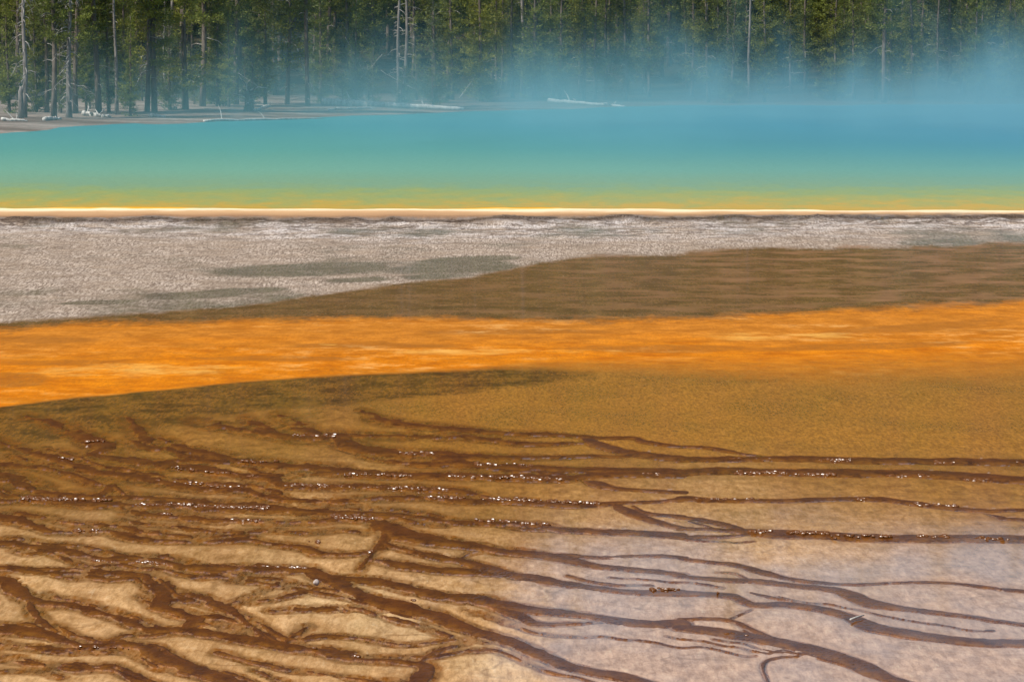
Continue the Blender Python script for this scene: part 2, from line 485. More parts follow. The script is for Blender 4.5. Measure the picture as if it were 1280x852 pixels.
o_dark = patches([(12, 474, 42, 8, 0), (70, 453, 90, 4, 0), (1150, 408, 120, 5, -0.08), (1050, 434, 150, 4, -0.03), (470, 432, 100, 3, 0),
                  (830, 436, 130, 4, 0), (330, 448, 120, 3, 0), (640, 415, 120, 3, 0), (60, 425, 80, 4, 0)], 301)
o_pale = patches([(150, 464, 125, 8, 0.01), (230, 457, 140, 4, 0), (640, 440, 150, 4, 0), (410, 430, 12, 2, 0), (960, 420, 120, 5, 0)], 311)
ATTR = dict(odark=o_dark * m_or, opale=o_pale * m_or, rim=m_rim, crust=rough, puddle=pud, run=m_run, orange=m_or, mat=m_mat, dark=m_dark, chan=m_ch, stain=m_st,
            tan=m_tan, pale=m_pale, gold=m_gold, riffle=ri * m_ch, edge=np.exp(-((PY - edge_py - 2.6) / 3.4) ** 2),
            front=m_ch * sstep(-0.1, 0.8, vv), rimt=np.clip((PY - np.interp(PX, [0, 1280], [258.5, 261.0]) + (fbm(gx * 0.8, gy * 0.6, 171, 5, 0.65) - 0.5) * 7) / 12.5, 0, 1), ortop=(1 - sstep(0.15, 0.75, (PY - bt) / np.maximum(bb - bt, 5) + (fbm(gx * 0.6, gy * 0.5, 181, 5, 0.65) - 0.5) * 0.9)) * m_or, lav_sheen=sstep(622, 720, PY + (fbm(gx * 1.2, gy * 0.5, 191, 4) - 0.5) * 90) * sstep(520, 740, PX + (fbm(gx * 1.5, gy * 0.6, 193, 5, 0.6) - 0.5) * 330 - 0.25 * (PY - 740)) * m_mat, halo=np.clip(1 - np.maximum(dd, 0) / (9.0 + 6 * left), 0, 1) * m_mat * sstep(0.30, 0.60, fbm(gx * 1.8, gy * 0.8, 197, 5, 0.6)), white=1 - sstep(8, 42, PY - edge_py + (fbm(gx * 0.3, gy * 0.3, 161, 4) - 0.5) * 40), streak=sstep(0.5, 0.75, fbm(gx * 0.6, gy * 0.9, 141, 5, 0.6)))


# ---- material of the near side
def ground_material():
    t = NT('hot_spring_ground')
    p = t.pos()
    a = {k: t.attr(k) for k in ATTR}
    sxp = t.n('ShaderNodeSeparateXYZ'); t.l(p, sxp.inputs[0])
    n1 = t.noise(p, 1.3, 6, 0.6)
    n2 = t.noise(t.scaled(p, (1, 0.45, 1)), 9.0, 9, 0.74)
    n3 = t.noise(t.scaled(p, (1, 0.22, 1)), 48.0, 4, 0.7)
    nc = t.noise(t.scaled(p, (1, 0.08, 1)), 42.0, 5, 0.75)
    nl = t.noise(t.scaled(p, (0.5, 0.6, 1)), 2.0, 7, 0.72)
    n4 = t.noise(t.scaled(p, (1, 0.8, 1)), 2.6, 7, 0.7)
    spk = t.mapr(n3, 0.38, 0.62)
    ng = t.noise(t.scaled(p, (1, 0.16, 1)), 30.0, 6, 0.75)          # grain

    def ragged(m, amount, lo=0.36, hi=0.64, n=None):
        return t.mapr(t.math('ADD', m, t.math('MULTIPLY', t.math('SUBTRACT', ng if n is None else n, 0.5), amount)), lo, hi)
    for k_, *am in (('chan', 1.5, 0.34, 0.66, t.math('ADD', t.math('MULTIPLY', n2, 0.5), t.math('MULTIPLY', ng, 0.5))), ('stain', 2.0, 0.50, 0.88, n2), ('orange', 1.3, 0.18, 0.82, n2), ('run', 1.0, 0.25, 0.75, n2), ('dark', 1.3, 0.3, 0.7, n2), ('puddle', 1.2, 0.15, 0.9, n2)):
        a[k_] = ragged(a[k_], *am)
    a['mat'] = ragged(a['mat'], 1.0, 0.12, 0.88)
    vor = t.n('ShaderNodeTexVoronoi', feature='DISTANCE_TO_EDGE')
    wv_ = t.n('ShaderNodeVectorMath', operation='ADD')
    wn = t.n('ShaderNodeTexNoise'); t.l(p, wn.inputs['Vector']); wn.inputs['Scale'].default_value = 2.6; wn.inputs['Detail'].default_value = 6
    wsc = t.n('ShaderNodeVectorMath', operation='SCALE'); t.l(wn.outputs['Color'], wsc.inputs[0]); wsc.inputs['Scale'].default_value = 0.9
    t.l(t.scaled(p, (2.3, 0.75, 1)), wv_.inputs[0]); t.l(wsc.outputs[0], wv_.inputs[1])
    t.l(wv_.outputs[0], vor.inputs['Vector']); vor.inputs['Scale'].default_value = 1.0
    crack = t.math('MULTIPLY', t.mapr(vor.outputs['Distance'], 0.0, 0.055, 1.0, 0.0), t.mapr(n1, 0.46, 0.58))
    # bacterial mat
    mat = t.mix(t.mapr(n2, 0.35, 0.65), (0.22, 0.082, 0.011), (0.52, 0.235, 0.046))
    mat = t.mix(t.math('MULTIPLY', a['gold'], 0.8), mat, t.mix(t.mapr(n3, 0.30, 0.70), (0.28, 0.105, 0.008), (0.58, 0.255, 0.034)))
    tan = t.mix(t.mapr(n2, 0.35, 0.68), (0.54, 0.275, 0.098), (0.86, 0.52, 0.245))
    mat = t.mix(a['tan'], mat, tan)
    mat = t.mix(t.math('MULTIPLY', a['pale'], 0.4), mat, (0.88, 0.62, 0.32))
    mat = t.mix(t.math('MULTIPLY', t.mapr(n3, 0.56, 0.42), t.math('SUBTRACT', 0.26, t.math('MULTIPLY', a['tan'], 0.12))), mat, (0.14, 0.055, 0.008))
    nb = t.noise(t.scaled(p, (1, 0.6, 1), (0, 0, 0.5)), 1.1, 6, 0.65)
    mat = t.mix(t.math('MULTIPLY', t.mapr(nb, 0.52, 0.68), t.math('SUBTRACT', 0.36, t.math('ADD', t.math('MULTIPLY', a['tan'], 0.28), t.math('MULTIPLY', a['gold'], 0.22)), True)), mat, (0.20, 0.085, 0.012))
    fl = t.noise(t.scaled(p, (7, 0.9, 1), (0, 0, 0.30)), 1.5, 5, 0.6)
    mat = t.mix(t.math('MULTIPLY', t.math('MULTIPLY', t.mapr(fl, 0.54, 0.66), a['tan']), 0.5), mat, (0.26, 0.12, 0.03))
    mat = t.mix(t.math('MULTIPLY', ragged(a['lav_sheen'], 1.0, 0.2, 0.8, n2), 0.66), mat, t.mix(t.mapr(n2, 0.36, 0.64), (0.30, 0.172, 0.112), (0.62, 0.390, 0.270)))  # mauve sheen of the reflected sky, painted into the mat colour
    dk = t.mix(t.mapr(t.math('ADD', t.math('MULTIPLY', n4, 0.5), t.math('MULTIPLY', ng, 0.5)), 0.42, 0.56), (0.035, 0.013, 0.003), (0.27, 0.112, 0.014))
    mat = t.mix(t.math('MULTIPLY', a['dark'], 0.92), mat, dk)
    mat = t.mix(t.math('MULTIPLY', t.math('MULTIPLY', crack, a['tan']), 0.5), mat, (0.17, 0.075, 0.02))
    mat = t.mix(t.math('MULTIPLY', t.mapr(ng, 0.53, 0.38), 0.42), mat, (0.17, 0.07, 0.012))
    mat = t.mix(t.math('MULTIPLY', t.math('MULTIPLY', t.mapr(ng, 0.56, 0.70), a['tan']), 0.35), mat, (0.92, 0.70, 0.44))
    mat = t.mix(t.math('MULTIPLY', a['halo'], 0.36), mat, (0.30, 0.120, 0.020))
    st = t.mix(t.mapr(n2, 0.4, 0.6), (0.06, 0.018, 0.002), (0.27, 0.088, 0.007))
    mat = t.mix(t.math('MULTIPLY', a['stain'], t.mapr(ng, 0.36, 0.58, 0.35, 1.0)), mat, st)
    ch = t.mix(t.mapr(n2, 0.3, 0.7), (0.050, 0.0135, 0.003), (0.150, 0.047, 0.006))
    ch = t.mix(t.math('MULTIPLY', t.math('MULTIPLY', a['front'], t.mapr(n2, 0.42, 0.58)), 0.6), ch, (0.25, 0.095, 0.010))
    mat = t.mix(a['chan'], mat, ch)
    # orange mat
    org = t.mix(t.mapr(n4, 0.36, 0.64), (0.47, 0.122, 0.002), (0.80, 0.255, 0.005))
    org = t.mix(t.math('MULTIPLY', t.mapr(nl, 0.50, 0.66), 0.60), org, (0.36, 0.135, 0.012))
    org = t.mix(t.math('MULTIPLY', t.mapr(n1, 0.50, 0.66), 0.5), org, (0.70, 0.22, 0.004))
    org = t.mix(t.math('MULTIPLY', a['ortop'], 0.75), org, t.mix(t.mapr(n4, 0.4, 0.6), (0.40, 0.145, 0.016), (0.60, 0.225, 0.030)))
    org = t.mix(t.math('MULTIPLY', t.mapr(ng, 0.54, 0.36), 0.45), org, (0.36, 0.11, 0.006))
    org = t.mix(t.math('MULTIPLY', a['odark'], t.mapr(ng, 0.36, 0.60, 0.25, 0.85)), org, (0.33, 0.115, 0.014))
    org = t.mix(t.math('MULTIPLY', a['opale'], t.math('MULTIPLY', t.mapr(nl, 0.42, 0.60), 0.6)), org, (0.90, 0.48, 0.10))
    vein = t.noise(t.scaled(p, (0.5, 0.7, 1)), 1.5, 8, 0.72, 0.6)
    vein = t.mapr(t.math('ABSOLUTE', t.math('SUBTRACT', vein, 0.5)), 0.0, 0.018, 1.0, 0.0)
    org = t.mix(t.math('MULTIPLY', t.math('MULTIPLY', vein, t.mapr(n1, 0.46, 0.6)), 0.55), org, (0.22, 0.075, 0.012))
    org = t.mix(t.math('MULTIPLY', t.math('MULTIPLY', a['streak'], t.mapr(n4, 0.50, 0.66)), 0.5), org, (0.75, 0.45, 0.16))
    # runoff flat
    run = t.mix(t.mapr(n4, 0.30, 0.74), (0.100, 0.050, 0.013), (0.28, 0.145, 0.048))
    run = t.mix(t.math('MULTIPLY', t.mapr(ng, 0.56, 0.40), 0.40), run, (0.055, 0.030, 0.010))
    run = t.mix(t.math('MULTIPLY', t.mapr(ng, 0.60, 0.72), 0.6), run, (0.52, 0.37, 0.25))
    run = t.mix(t.math('MULTIPLY', t.mapr(n1, 0.45, 0.66), t.mapr(sxp.outputs[0], -3, 5, 0.1, 0.75)), run, (0.40, 0.195, 0.095))
    run = t.mix(t.math('MULTIPLY', t.mapr(nl, 0.53, 0.66), 0.3), run, (0.06, 0.04, 0.018))
    # pale sinter crust
    cr = t.mix(t.mapr(nc, 0.45, 0.56), (0.20, 0.145, 0.105), (0.56, 0.45, 0.355))
    cr = t.mix(t.math('MULTIPLY', a['white'], t.mapr(nl, 0.40, 0.58)), cr, t.mix(t.mapr(nc, 0.38, 0.56), (0.27, 0.215, 0.185), (0.84, 0.77, 0.72)))
    cr = t.mix(t.math('MULTIPLY', t.math('MULTIPLY', t.mapr(nl, 0.56, 0.64), a['white']), 0.75), cr, (0.10, 0.075, 0.06))
    cr = t.mix(t.math('MULTIPLY', t.mapr(n1, 0.42, 0.62), 0.6), cr, (0.34, 0.25, 0.175))
    cr = t.mix(t.math('MULTIPLY', t.mapr(nl, 0.54, 0.62), 0.55), cr, (0.22, 0.16, 0.11))
    cr = t.mix(t.math('MULTIPLY', t.mapr(n3, 0.52, 0.66), 0.5), cr, (0.13, 0.095, 0.07))
    led = t.noise(t.scaled(p, (0.45, 0.55, 1)), 1.6, 8, 0.7, 0.4)
    led = t.mapr(t.math('ABSOLUTE', t.math('SUBTRACT', led, 0.5)), 0.0, 0.034, 1.0, 0.0)
    cr = t.mix(t.math('MULTIPLY', t.math('MULTIPLY', led, t.mapr(a['white'], 0.0, 1.0, 0.30, 1.0)), t.mapr(n1, 0.38, 0.50)), cr, (0.085, 0.060, 0.045))
    pu = t.mix(t.mapr(n4, 0.4, 0.62), (0.12, 0.098, 0.062), (0.22, 0.175, 0.12))
    # rim
    rm = t.n('ShaderNodeValToRGB')
    t.l(a['rimt'], rm.inputs[0])
    e = rm.color_ramp.elements
    e[0].position = 0.0; e[0].color = (0.72, 0.34, 0.02, 1)
    e[1].position = 1.0; e[1].color = (0.42, 0.235, 0.12, 1)
    for q, c in ((0.10, (0.80, 0.44, 0.06, 1)), (0.22, (0.92, 0.76, 0.48, 1)), (0.36, (0.86, 0.68, 0.44, 1)), (0.52, (0.62, 0.38, 0.19, 1))):
        k = e.new(q); k.color = c
    col = t.mix(a['run'], cr, run)
    col = t.mix(t.math('MULTIPLY', a['puddle'], 0.55), col, pu)
    col = t.mix(a['rim'], col, rm.outputs[0])
    col = t.mix(t.math('MULTIPLY', a['edge'], t.mapr(nc, 0.30, 0.52)), col, (0.07, 0.045, 0.03))
    col = t.mix(a['orange'], col, org)
    col = t.mix(a['mat'], col, mat)
    # wetness and relief
    wet = t.math('MULTIPLY', a['run'], 0.44)
    wet = t.math('SUBTRACT', wet, t.math('MULTIPLY', a['orange'], 0.34))
    film_n = t.mapr(nb, 0.40, 0.60, 0.62, 1.0)
    wet = t.math('ADD', wet, t.math('MULTIPLY', t.math('MULTIPLY', a['mat'], film_n), t.mapr(a['lav_sheen'], 0, 1, 0.60, 0.94)))
    wet = t.math('SUBTRACT', wet, t.math('MULTIPLY', a['chan'], 0.35))
    wet = t.math('ADD', wet, t.math('MULTIPLY', a['puddle'], 0.6), clamp=True)
    smo = t.math('SUBTRACT', 1.0, t.math('MULTIPLY', t.math('SUBTRACT', a['run'], a['mat'], True), 0.75))
    smo = t.math('MULTIPLY', smo, t.math('SUBTRACT', 1.0, t.math('MULTIPLY', a['crust'], 0.7)))
    b1 = t.bump(n2, t.math('MULTIPLY', smo, 0.5), 0.010)
    b2 = t.bump(ng, t.math('MULTIPLY', smo, 0.6), 0.006, b1)
    rip = t.noise(t.scaled(p, (1, 0.8, 1)), 42.0, 2, 0.5)
    rip2 = t.noise(p, 8.0, 3, 0.5)
    gn = t.n('ShaderNodeNewGeometry').outputs['Normal']
    flatn = t.n('ShaderNodeMix', data_type='VECTOR')
    flatn.inputs[0].default_value = 0.99
    t.l(gn, flatn.inputs[4]); flatn.inputs[5].default_value = (0, 0, 1)
    film = t.bump(rip2, 0.04, 0.004, flatn.outputs[1])
    stren = t.math('ADD', t.math('MULTIPLY', a['chan'], 0.012), t.math('MULTIPLY', a['riffle'], 0.075))
    film = t.bump(rip, t.math('ADD', stren, 0.004), 0.018, film)

    rg = t.math('SUBTRACT', 0.85, t.math('MULTIPLY', a['mat'], 0.15))
    b = t.princ(Base_Color=col, Roughness=rg, Normal=b2)
    b.inputs['Specular IOR Level'].default_value = 0.04
    t.l(wet, b.inputs['Coat Weight'])
    b.inputs['Coat IOR'].default_value = 1.36
    b.inputs['Coat Roughness'].default_value = 0.06
    t.l(film, b.inputs['Coat Normal'])
    t.l(b.outputs[0], t.out.inputs[0])
    return t.m


M_GROUND = ground_material()
fc = lambda arr: arr[:-1, :-1].reshape(-1)
zone = np.zeros(len(quads), int)                                # 0 rim
zone[fc(PY > edge_py)] = 1                                      # crust
zone[fc(PY > bc)] = 2
zone[fc(PY > bt)] = 3
zone[fc(PY > bb)] = 4
zone[fc(m_ch > 0.5)] = 5
ZN = [('pool_rim', 'smooth cream and orange rim along the near edge of the blue pool', 'pool rim'),
      ('sinter_flat', 'rough pale grey crust flat between the pool rim and the wet brown runoff', 'crust'),
      ('runoff_flat', 'wet olive brown runoff flat above the orange band', 'runoff flat'),
      ('orange_mat', 'bright orange bacterial mat running across the middle', 'bacterial mat'),
      ('terraced_mat', 'golden and tan wet bacterial mat lined by dark channels in the foreground', 'bacterial mat'),
      ('runoff_channels', 'network of dark brown glinting water channels over the tan mat', 'water')]
flat = {k: v.reshape(-1) for k, v in ATTR.items()}
for z, (nm, lab, cat) in enumerate(ZN):
    q = quads[zone == z]
    if not len(q):
        continue
    used, inv = np.unique(q.ravel(), return_inverse=True)
    me = mesh_np(nm, V[used], inv.reshape(-1, 4), M_GROUND)
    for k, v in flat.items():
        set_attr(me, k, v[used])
    tag(add_obj(nm, me), lab, cat, kind='structure')

# rippling water at the near edge of the channels (small rounded wavelets that catch the sun)
GL = [(359, 546, 420, 546, 14), (296, 579, 346, 579, 8), (212, 586, 329, 599, 14), (356, 609, 410, 609, 26), (191, 602, 302, 612, 14),
      (107, 553, 135, 553, 6), (70, 575, 90, 576, 4), (500, 569, 548, 569, 14), (595, 582, 665, 584, 14), (430, 594, 514, 597, 22),
      (558, 597, 722, 601, 36), (420, 610, 560, 614, 26), (803, 594, 826, 595, 6), (1025, 577, 1065, 578, 14), (1169, 580, 1193, 580, 8),
      (1270, 581, 1276, 582, 2), (900, 576, 970, 577, 6), (920, 593, 984, 593, 46), (994, 595, 1043, 595, 22), (1109, 597, 1169, 597, 20),
      (1206, 602, 1236, 602, 16), (27, 625, 104, 626, 60), (116, 627, 138, 627, 14), (168, 632, 242, 633, 22), (242, 635, 336, 637, 60),
      (416, 647, 430, 648, 14), (94, 665, 131, 665, 9), (114, 702, 208, 706, 40), (259, 711, 383, 712, 36), (97, 811, 161, 812, 6),
      (202, 644, 218, 645, 6), (286, 652, 329, 653, 10), (601, 625, 749, 631, 70), (420, 648, 467, 650, 34), (652, 656, 689, 658, 12),
      (588, 652, 648, 654, 10), (534, 624, 581, 625, 10), (813, 739, 850, 739, 9), (440, 823, 450, 823, 3), (457, 692, 464, 692, 3),
      (867, 626, 951, 627, 14), (1072, 625, 1085, 625, 6), (1132, 632, 1196, 635, 14), (937, 667, 964, 667, 10), (984, 667, 1035, 669, 42),
      (1038, 671, 1092, 672, 10), (1099, 672, 1115, 672, 9), (1149, 672, 1186, 673, 10), (1220, 675, 1260, 676, 12), (907, 794, 934, 797, 3),
      (1118, 793, 1120, 793, 1), (896, 743, 898, 743, 1), (386, 679, 400, 680, 3), (515, 752, 520, 753, 2), (390, 812, 395, 812, 1)]
rg = np.random.RandomState(12)
dome_v, dome_f = [], []
NS = 8
for x0, y0, x1, y1, n_ in GL:
    for k in range(int(n_ * 2.2)):
        q = rg.rand()
        px = x0 + (x1 - x0) * q; py = y0 + (y1 - y0) * q + rg.normal(0, 0.8) - 1.1
        cx, cy, _ = P(px, py, 0.0)
        sc = cy / 22.0
        rad_ = (0.012 + 0.036 * rg.rand() ** 1.4) * sc                  # radius of curvature of the wavelet
        hv = np.array([-0.53, -1.35, 0.90]) / 1.71 + rg.normal(0, 0.13, 3)
        hv /= np.linalg.norm(hv)
        e1 = np.cross(hv, [0, 0, 1.0]); e1 /= np.linalg.norm(e1)
        e2 = np.cross(hv, e1)
        ring = []
        for ang in (0.10, 0.20):
            for i in range(NS):
                w_ = 2 * math.pi * i / NS
                ring.append(rad_ * (hv * math.cos(ang) + (e1 * math.cos(w_) * 2.4 + e2 * math.sin(w_)) * math.sin(ang)))
        ring = np.array([rad_ * hv] + ring)
        ring -= ring.mean(0)
        ring += np.array([cx, cy, 0.008 - 0.3 * ring[:, 2].min()])
        base = len(dome_v)
        dome_v.extend(map(tuple, ring))
        for i in range(NS):
            i_ = (i + 1) % NS
            dome_f.append((base, base + 1 + i, base + 1 + i_, base + 1 + i_))
            dome_f.append((base + 1 + i, base + 1 + NS + i, base + 1 + NS + i_, base + 1 + i_))
        low = len(dome_v)
        for i in range(NS):                                    # the body of the wavelet down into the stream
            q_ = ring[1 + NS + i]
            dome_v.append((q_[0], q_[1] + 0.006, 0.0))
        for i in range(NS):
            i_ = (i + 1) % NS
            dome_f.append((base + 1 + NS + i, low + i, low + i_, base + 1 + NS + i_))
t = NT('rippling_water')
b = t.princ(Base_Color=(0.13, 0.045, 0.008), Roughness=0.24)
b.inputs['IOR'].default_value = 1.40
t.l(b.outputs[0], t.out.inputs[0])
me = bpy.data.meshes.new('water_ripples')
me.from_pydata([tuple(map(float, v_)) for v_ in dome_v], [], [f_ if f_[2] != f_[3] else f_[:3] for f_ in dome_f])
me.polygons.foreach_set('use_smooth', [True] * len(me.polygons))
me.materials.append(t.m)
tag(add_obj('water_ripples', me), 'glinting wavelets along the near edges of the dark channels', 'water', kind='stuff')

# ------------------------------------------------------------------ pool
def pool_material():
    t = NT('pool_water')
    p = t.pos()
    sx = t.n('ShaderNodeSeparateXYZ'); t.l(p, sx.inputs[0])
    nz = t.noise(t.scaled(p, (0.25, 1, 1)), 0.5, 4, 0.6)
    nr_ = t.noise(t.scaled(p, (0.6, 0.22, 1)), 3.0, 4, 0.7)
    y = t.math('ADD', sx.outputs[1], t.math('MULTIPLY', t.math('SUBTRACT', nz, 0.5), 3.0))
    y = t.math('ADD', y, t.math('MULTIPLY', t.math('MULTIPLY', t.math('SUBTRACT', nr_, 0.5), 18.0), t.mapr(sx.outputs[1], 60, 76, 1.0, 0.1)))
    r = t.n('ShaderNodeValToRGB')
    t.l(t.mapr(y, 57.0, 118.0), r.inputs[0])
    e = r.color_ramp.elements
    e[0].position = 0; e[0].color = (0.56, 0.36, 0.035, 1)
    e[1].position = 1; e[1].color = (0.05, 0.265, 0.29, 1)
    for q, c in ((0.055, (0.56, 0.36, 0.045, 1)), (0.09, (0.42, 0.37, 0.075, 1)), (0.155, (0.29, 0.37, 0.12, 1)),
                 (0.22, (0.21, 0.36, 0.20, 1)), (0.34, (0.165, 0.38, 0.265, 1)), (0.58, (0.095, 0.325, 0.270, 1))):
        k = e.new(q); k.color = c
    blue = t.math('MULTIPLY', t.mapr(sx.outputs[0], -6, 20), t.mapr(y, 64, 100))
    blue = t.math('MULTIPLY', blue, 0.9)
    col = t.mix(blue, r.outputs[0], (0.018, 0.175, 0.30))
    h = t.noise(t.scaled(p, (1, 0.6, 1)), 4.0, 4, 0.6)
    b = t.princ(Base_Color=col, Roughness=0.35, Normal=t.bump(h, 0.5, 0.05))
    b.inputs['Specular IOR Level'].default_value = 0.18
    t.l(b.outputs[0], t.out.inputs[0])
    return t.m


prow = np.concatenate([[265.5], np.arange(258.0, 120, -3)])
pcol = np.arange(-1400, 2681, 20.0)
gpx, gpy = np.meshgrid(pcol, prow)
a = np.stack(P(gpx, gpy, Z_POOL + 0.012), -1).reshape(-1, 3)
i2 = np.arange(a.shape[0]).reshape(len(prow), len(pcol))
f2 = np.stack([i2[:-1, :-1], i2[:-1, 1:], i2[1:, 1:], i2[1:, :-1]], -1).reshape(-1, 4)
tag(add_obj('water', mesh_np('water', a, f2, pool_material())), 'hot spring pool shading from yellow shallows to teal and deep blue', 'pool', kind='structure')

# ------------------------------------------------------------------ far bank and hillside, ground sheet
SH = X((-500, 178), (-100, 172), (0, 167), (100, 160), (200, 156), (300, 152), (400, 149), (480, 145.5), (560, 141), (640, 138.5), (760, 135),
       (900, 133), (1280, 131), (1800, 128))


def shore_d(px):
    return P(px, np.interp(px, *SH), Z_POOL)[1]


def bank_z(x, y):
    """height of the far bank at world x, y"""
    x = np.asarray(x, float); y = np.asarray(y, float)
    px = 640 + x / y * FPX
    d = y - shore_d(px)
    z = Z_POOL + np.clip(d * 0.016, -0.25, 0.40)
    z = z + (fbm(x * 0.35, y * 0.12, 201, 5) - 0.5) * 0.16 * np.clip(d / 4.0 + 1, 0.2, 1)
    u = np.clip(y - 166.0, 0, None)
    steep = np.interp(x, [-90, -9, 3, 60], [0.40, 0.37, 0.255, 0.245])
    z = z + steep * u * u / (u + 25.0) + (fbm(x * 0.06, y * 0.06, 207, 4) - 0.5) * np.clip(u / 15.0, 0, 1) * 2.0
    return z


def bank_material():
    t = NT('far_bank_soil')
    p = t.pos()
    sx = t.n('ShaderNodeSeparateXYZ'); t.l(p, sx.inputs[0])
    n1 = t.noise(t.scaled(p, (0.2, 1, 1)), 0.45, 6, 0.65)
    n2 = t.noise(p, 3.0, 5, 0.65)
    c = t.mix(t.mapr(n1, 0.4, 0.6), (0.13, 0.080, 0.055), (0.36, 0.29, 0.24))
    c = t.mix(t.math('MULTIPLY', t.mapr(n2, 0.42, 0.6), 0.6), c, (0.12, 0.09, 0.065))
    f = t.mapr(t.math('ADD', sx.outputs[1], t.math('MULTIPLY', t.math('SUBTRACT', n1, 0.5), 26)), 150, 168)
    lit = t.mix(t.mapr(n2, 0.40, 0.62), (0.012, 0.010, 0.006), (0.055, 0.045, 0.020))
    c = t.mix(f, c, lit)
    b = t.princ(Base_Color=c, Roughness=0.95, Normal=t.bump(n2, 0.6, 0.08))
    b.inputs['Specular IOR Level'].default_value = 0.1
    t.l(b.outputs[0], t.out.inputs[0])
    return t.m


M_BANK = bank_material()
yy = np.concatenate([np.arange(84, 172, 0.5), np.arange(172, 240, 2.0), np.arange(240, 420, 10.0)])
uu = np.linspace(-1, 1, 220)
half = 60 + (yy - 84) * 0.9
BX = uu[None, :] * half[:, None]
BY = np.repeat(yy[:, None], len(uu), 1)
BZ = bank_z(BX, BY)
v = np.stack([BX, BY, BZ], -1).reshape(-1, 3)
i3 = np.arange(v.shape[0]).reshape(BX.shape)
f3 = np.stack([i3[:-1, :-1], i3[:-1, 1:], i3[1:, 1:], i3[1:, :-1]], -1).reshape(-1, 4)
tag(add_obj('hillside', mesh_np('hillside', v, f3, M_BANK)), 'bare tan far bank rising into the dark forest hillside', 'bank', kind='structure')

t = NT('plain_sinter')
p_ = t.pos()
nn = t.noise(p_, 0.8, 6, 0.6)
b = t.princ(Base_Color=t.mix(t.mapr(nn, 0.35, 0.65), (0.26, 0.19, 0.13), (0.5, 0.42, 0.35)), Roughness=0.9)
t.l(b.outputs[0], t.out.inputs[0])
g = np.array([(-1500, -500, -0.25), (1500, -500, -0.25), (1500, 2500, -0.25), (-1500, 2500, -0.25)], float)
tag(add_obj('ground', mesh_np('ground', g, [[0, 1, 2, 3]], t.m)), 'pale mineral plain all around the hot spring', 'ground', kind='structure')


# ------------------------------------------------------------------ plant materials
def needle_mat(name, c0, c1, transl=0.32):
    t = NT(name)
    oi = t.n('ShaderNodeObjectInfo')
    n = t.noise(t.coord(), 1.7, 4, 0.6)
    f = t.math('ADD', t.math('MULTIPLY', t.mapr(n, 0.40, 0.62), 0.70), t.math('MULTIPLY', oi.outputs['Random'], 0.30))
    col = t.mix(f, c0, c1)
    b = t.princ(Base_Color=col, Roughness=0.55)
    b.inputs['Specular IOR Level'].default_value = 0.3
    tr = t.n('ShaderNodeBsdfTranslucent')
    t._in(tr.inputs[0], t.mix(0.5, col, (0.16, 0.19, 0.02)))
    ms = t.n('ShaderNodeMixShader'); ms.inputs[0].default_value = transl
    t.l(b.outputs[0], ms.inputs[1]); t.l(tr.outputs[0], ms.inputs[2])
    t.l(ms.outputs[0], t.out.inputs[0])
    return t.m


def bark_mat(name, c0, c1):
    t = NT(name)
    n = t.noise(t.scaled(t.coord(), (1, 1, 0.25)), 9, 5, 0.65)
    b = t.princ(Base_Color=t.mix(t.mapr(n, 0.35, 0.65), c0, c1), Roughness=0.9, Normal=t.bump(n, 0.6, 0.02))
    b.inputs['Specular IOR Level'].default_value = 0.15
    t.l(b.outputs[0], t.out.inputs[0])
    return t.m


M_N = [needle_mat('pine_needles', (0.022, 0.036, 0.008), (0.31, 0.35, 0.062), 0.42),
       needle_mat('pine_needles_sunny', (0.050, 0.070, 0.010), (0.36, 0.36, 0.050), 0.45),
       needle_mat('pine_needles_dull', (0.020, 0.034, 0.016), (0.25, 0.29, 0.10), 0.36)]
M_BARK = bark_mat('pine_bark', (0.07, 0.052, 0.040), (0.20, 0.165, 0.135))
M_DEAD = bark_mat('weathered_wood', (0.10, 0.088, 0.078), (0.29, 0.265, 0.24))
M_LOG = bark_mat('bleached_log', (0.36, 0.33, 0.29), (0.70, 0.67, 0.61))
M_TWIG = bark_mat('dry_twigs', (0.22, 0.20, 0.18), (0.47, 0.44, 0.40))


# ------------------------------------------------------------------ tree building
class MB:
    def __init__(self):
        self.v = []; self.f = []; self.mi = []; self.cur = 0

    def tube(self, pts, rad, n=6, cap=True):
        base = len(self.v)
        pts = [Vector(p) for p in pts]
        for i, p in enumerate(pts):
            d = (pts[min(i + 1, len(pts) - 1)] - pts[max(i - 1, 0)]).normalized()
            a_ = d.orthogonal().normalized() if abs(d.z) < 0.9 else Vector((1, 0, 0))
            a_ = (a_ - d * a_.dot(d)).normalized()
            b_ = d.cross(a_)
            for k in range(n):
                w = 2 * math.pi * k / n
                self.v.append(p + (a_ * math.cos(w) + b_ * math.sin(w)) * rad[i])
        for i in range(len(pts) - 1):
            for k in range(n):
                k2 = (k + 1) % n
                self.f.append((base + i * n + k, base + i * n + k2, base + (i + 1) * n + k2, base + (i + 1) * n + k))
        self.mi += [self.cur] * ((len(pts) - 1) * n + (2 * n if cap else 0))
        if cap:
            for e, sgn in ((0, -1), (len(pts) - 1, 1)):
                c = len(self.v); self.v.append(pts[e].copy())
                for k in range(n):
                    k2 = (k + 1) % n
                    a1, a2 = base + e * n + k, base + e * n + k2
                    self.f.append((a1, a2, c, c) if sgn > 0 else (a2, a1, c, c))

    def mesh(self, name, mat, smooth=True, mat2=None):
        me = bpy.data.meshes.new(name)
        fs = [f if f[2] != f[3] else f[:3] for f in self.f] if self.f and len(self.f[0]) == 4 else self.f
        me.from_pydata([tuple(v) for v in self.v], [], fs)
        me.polygons.foreach_set('use_smooth', [smooth] * len(fs))
        me.materials.append(mat)
        if mat2:
            me.materials.append(mat2)
            me.polygons.foreach_set('material_index', self.mi)
        me.update()
        return me


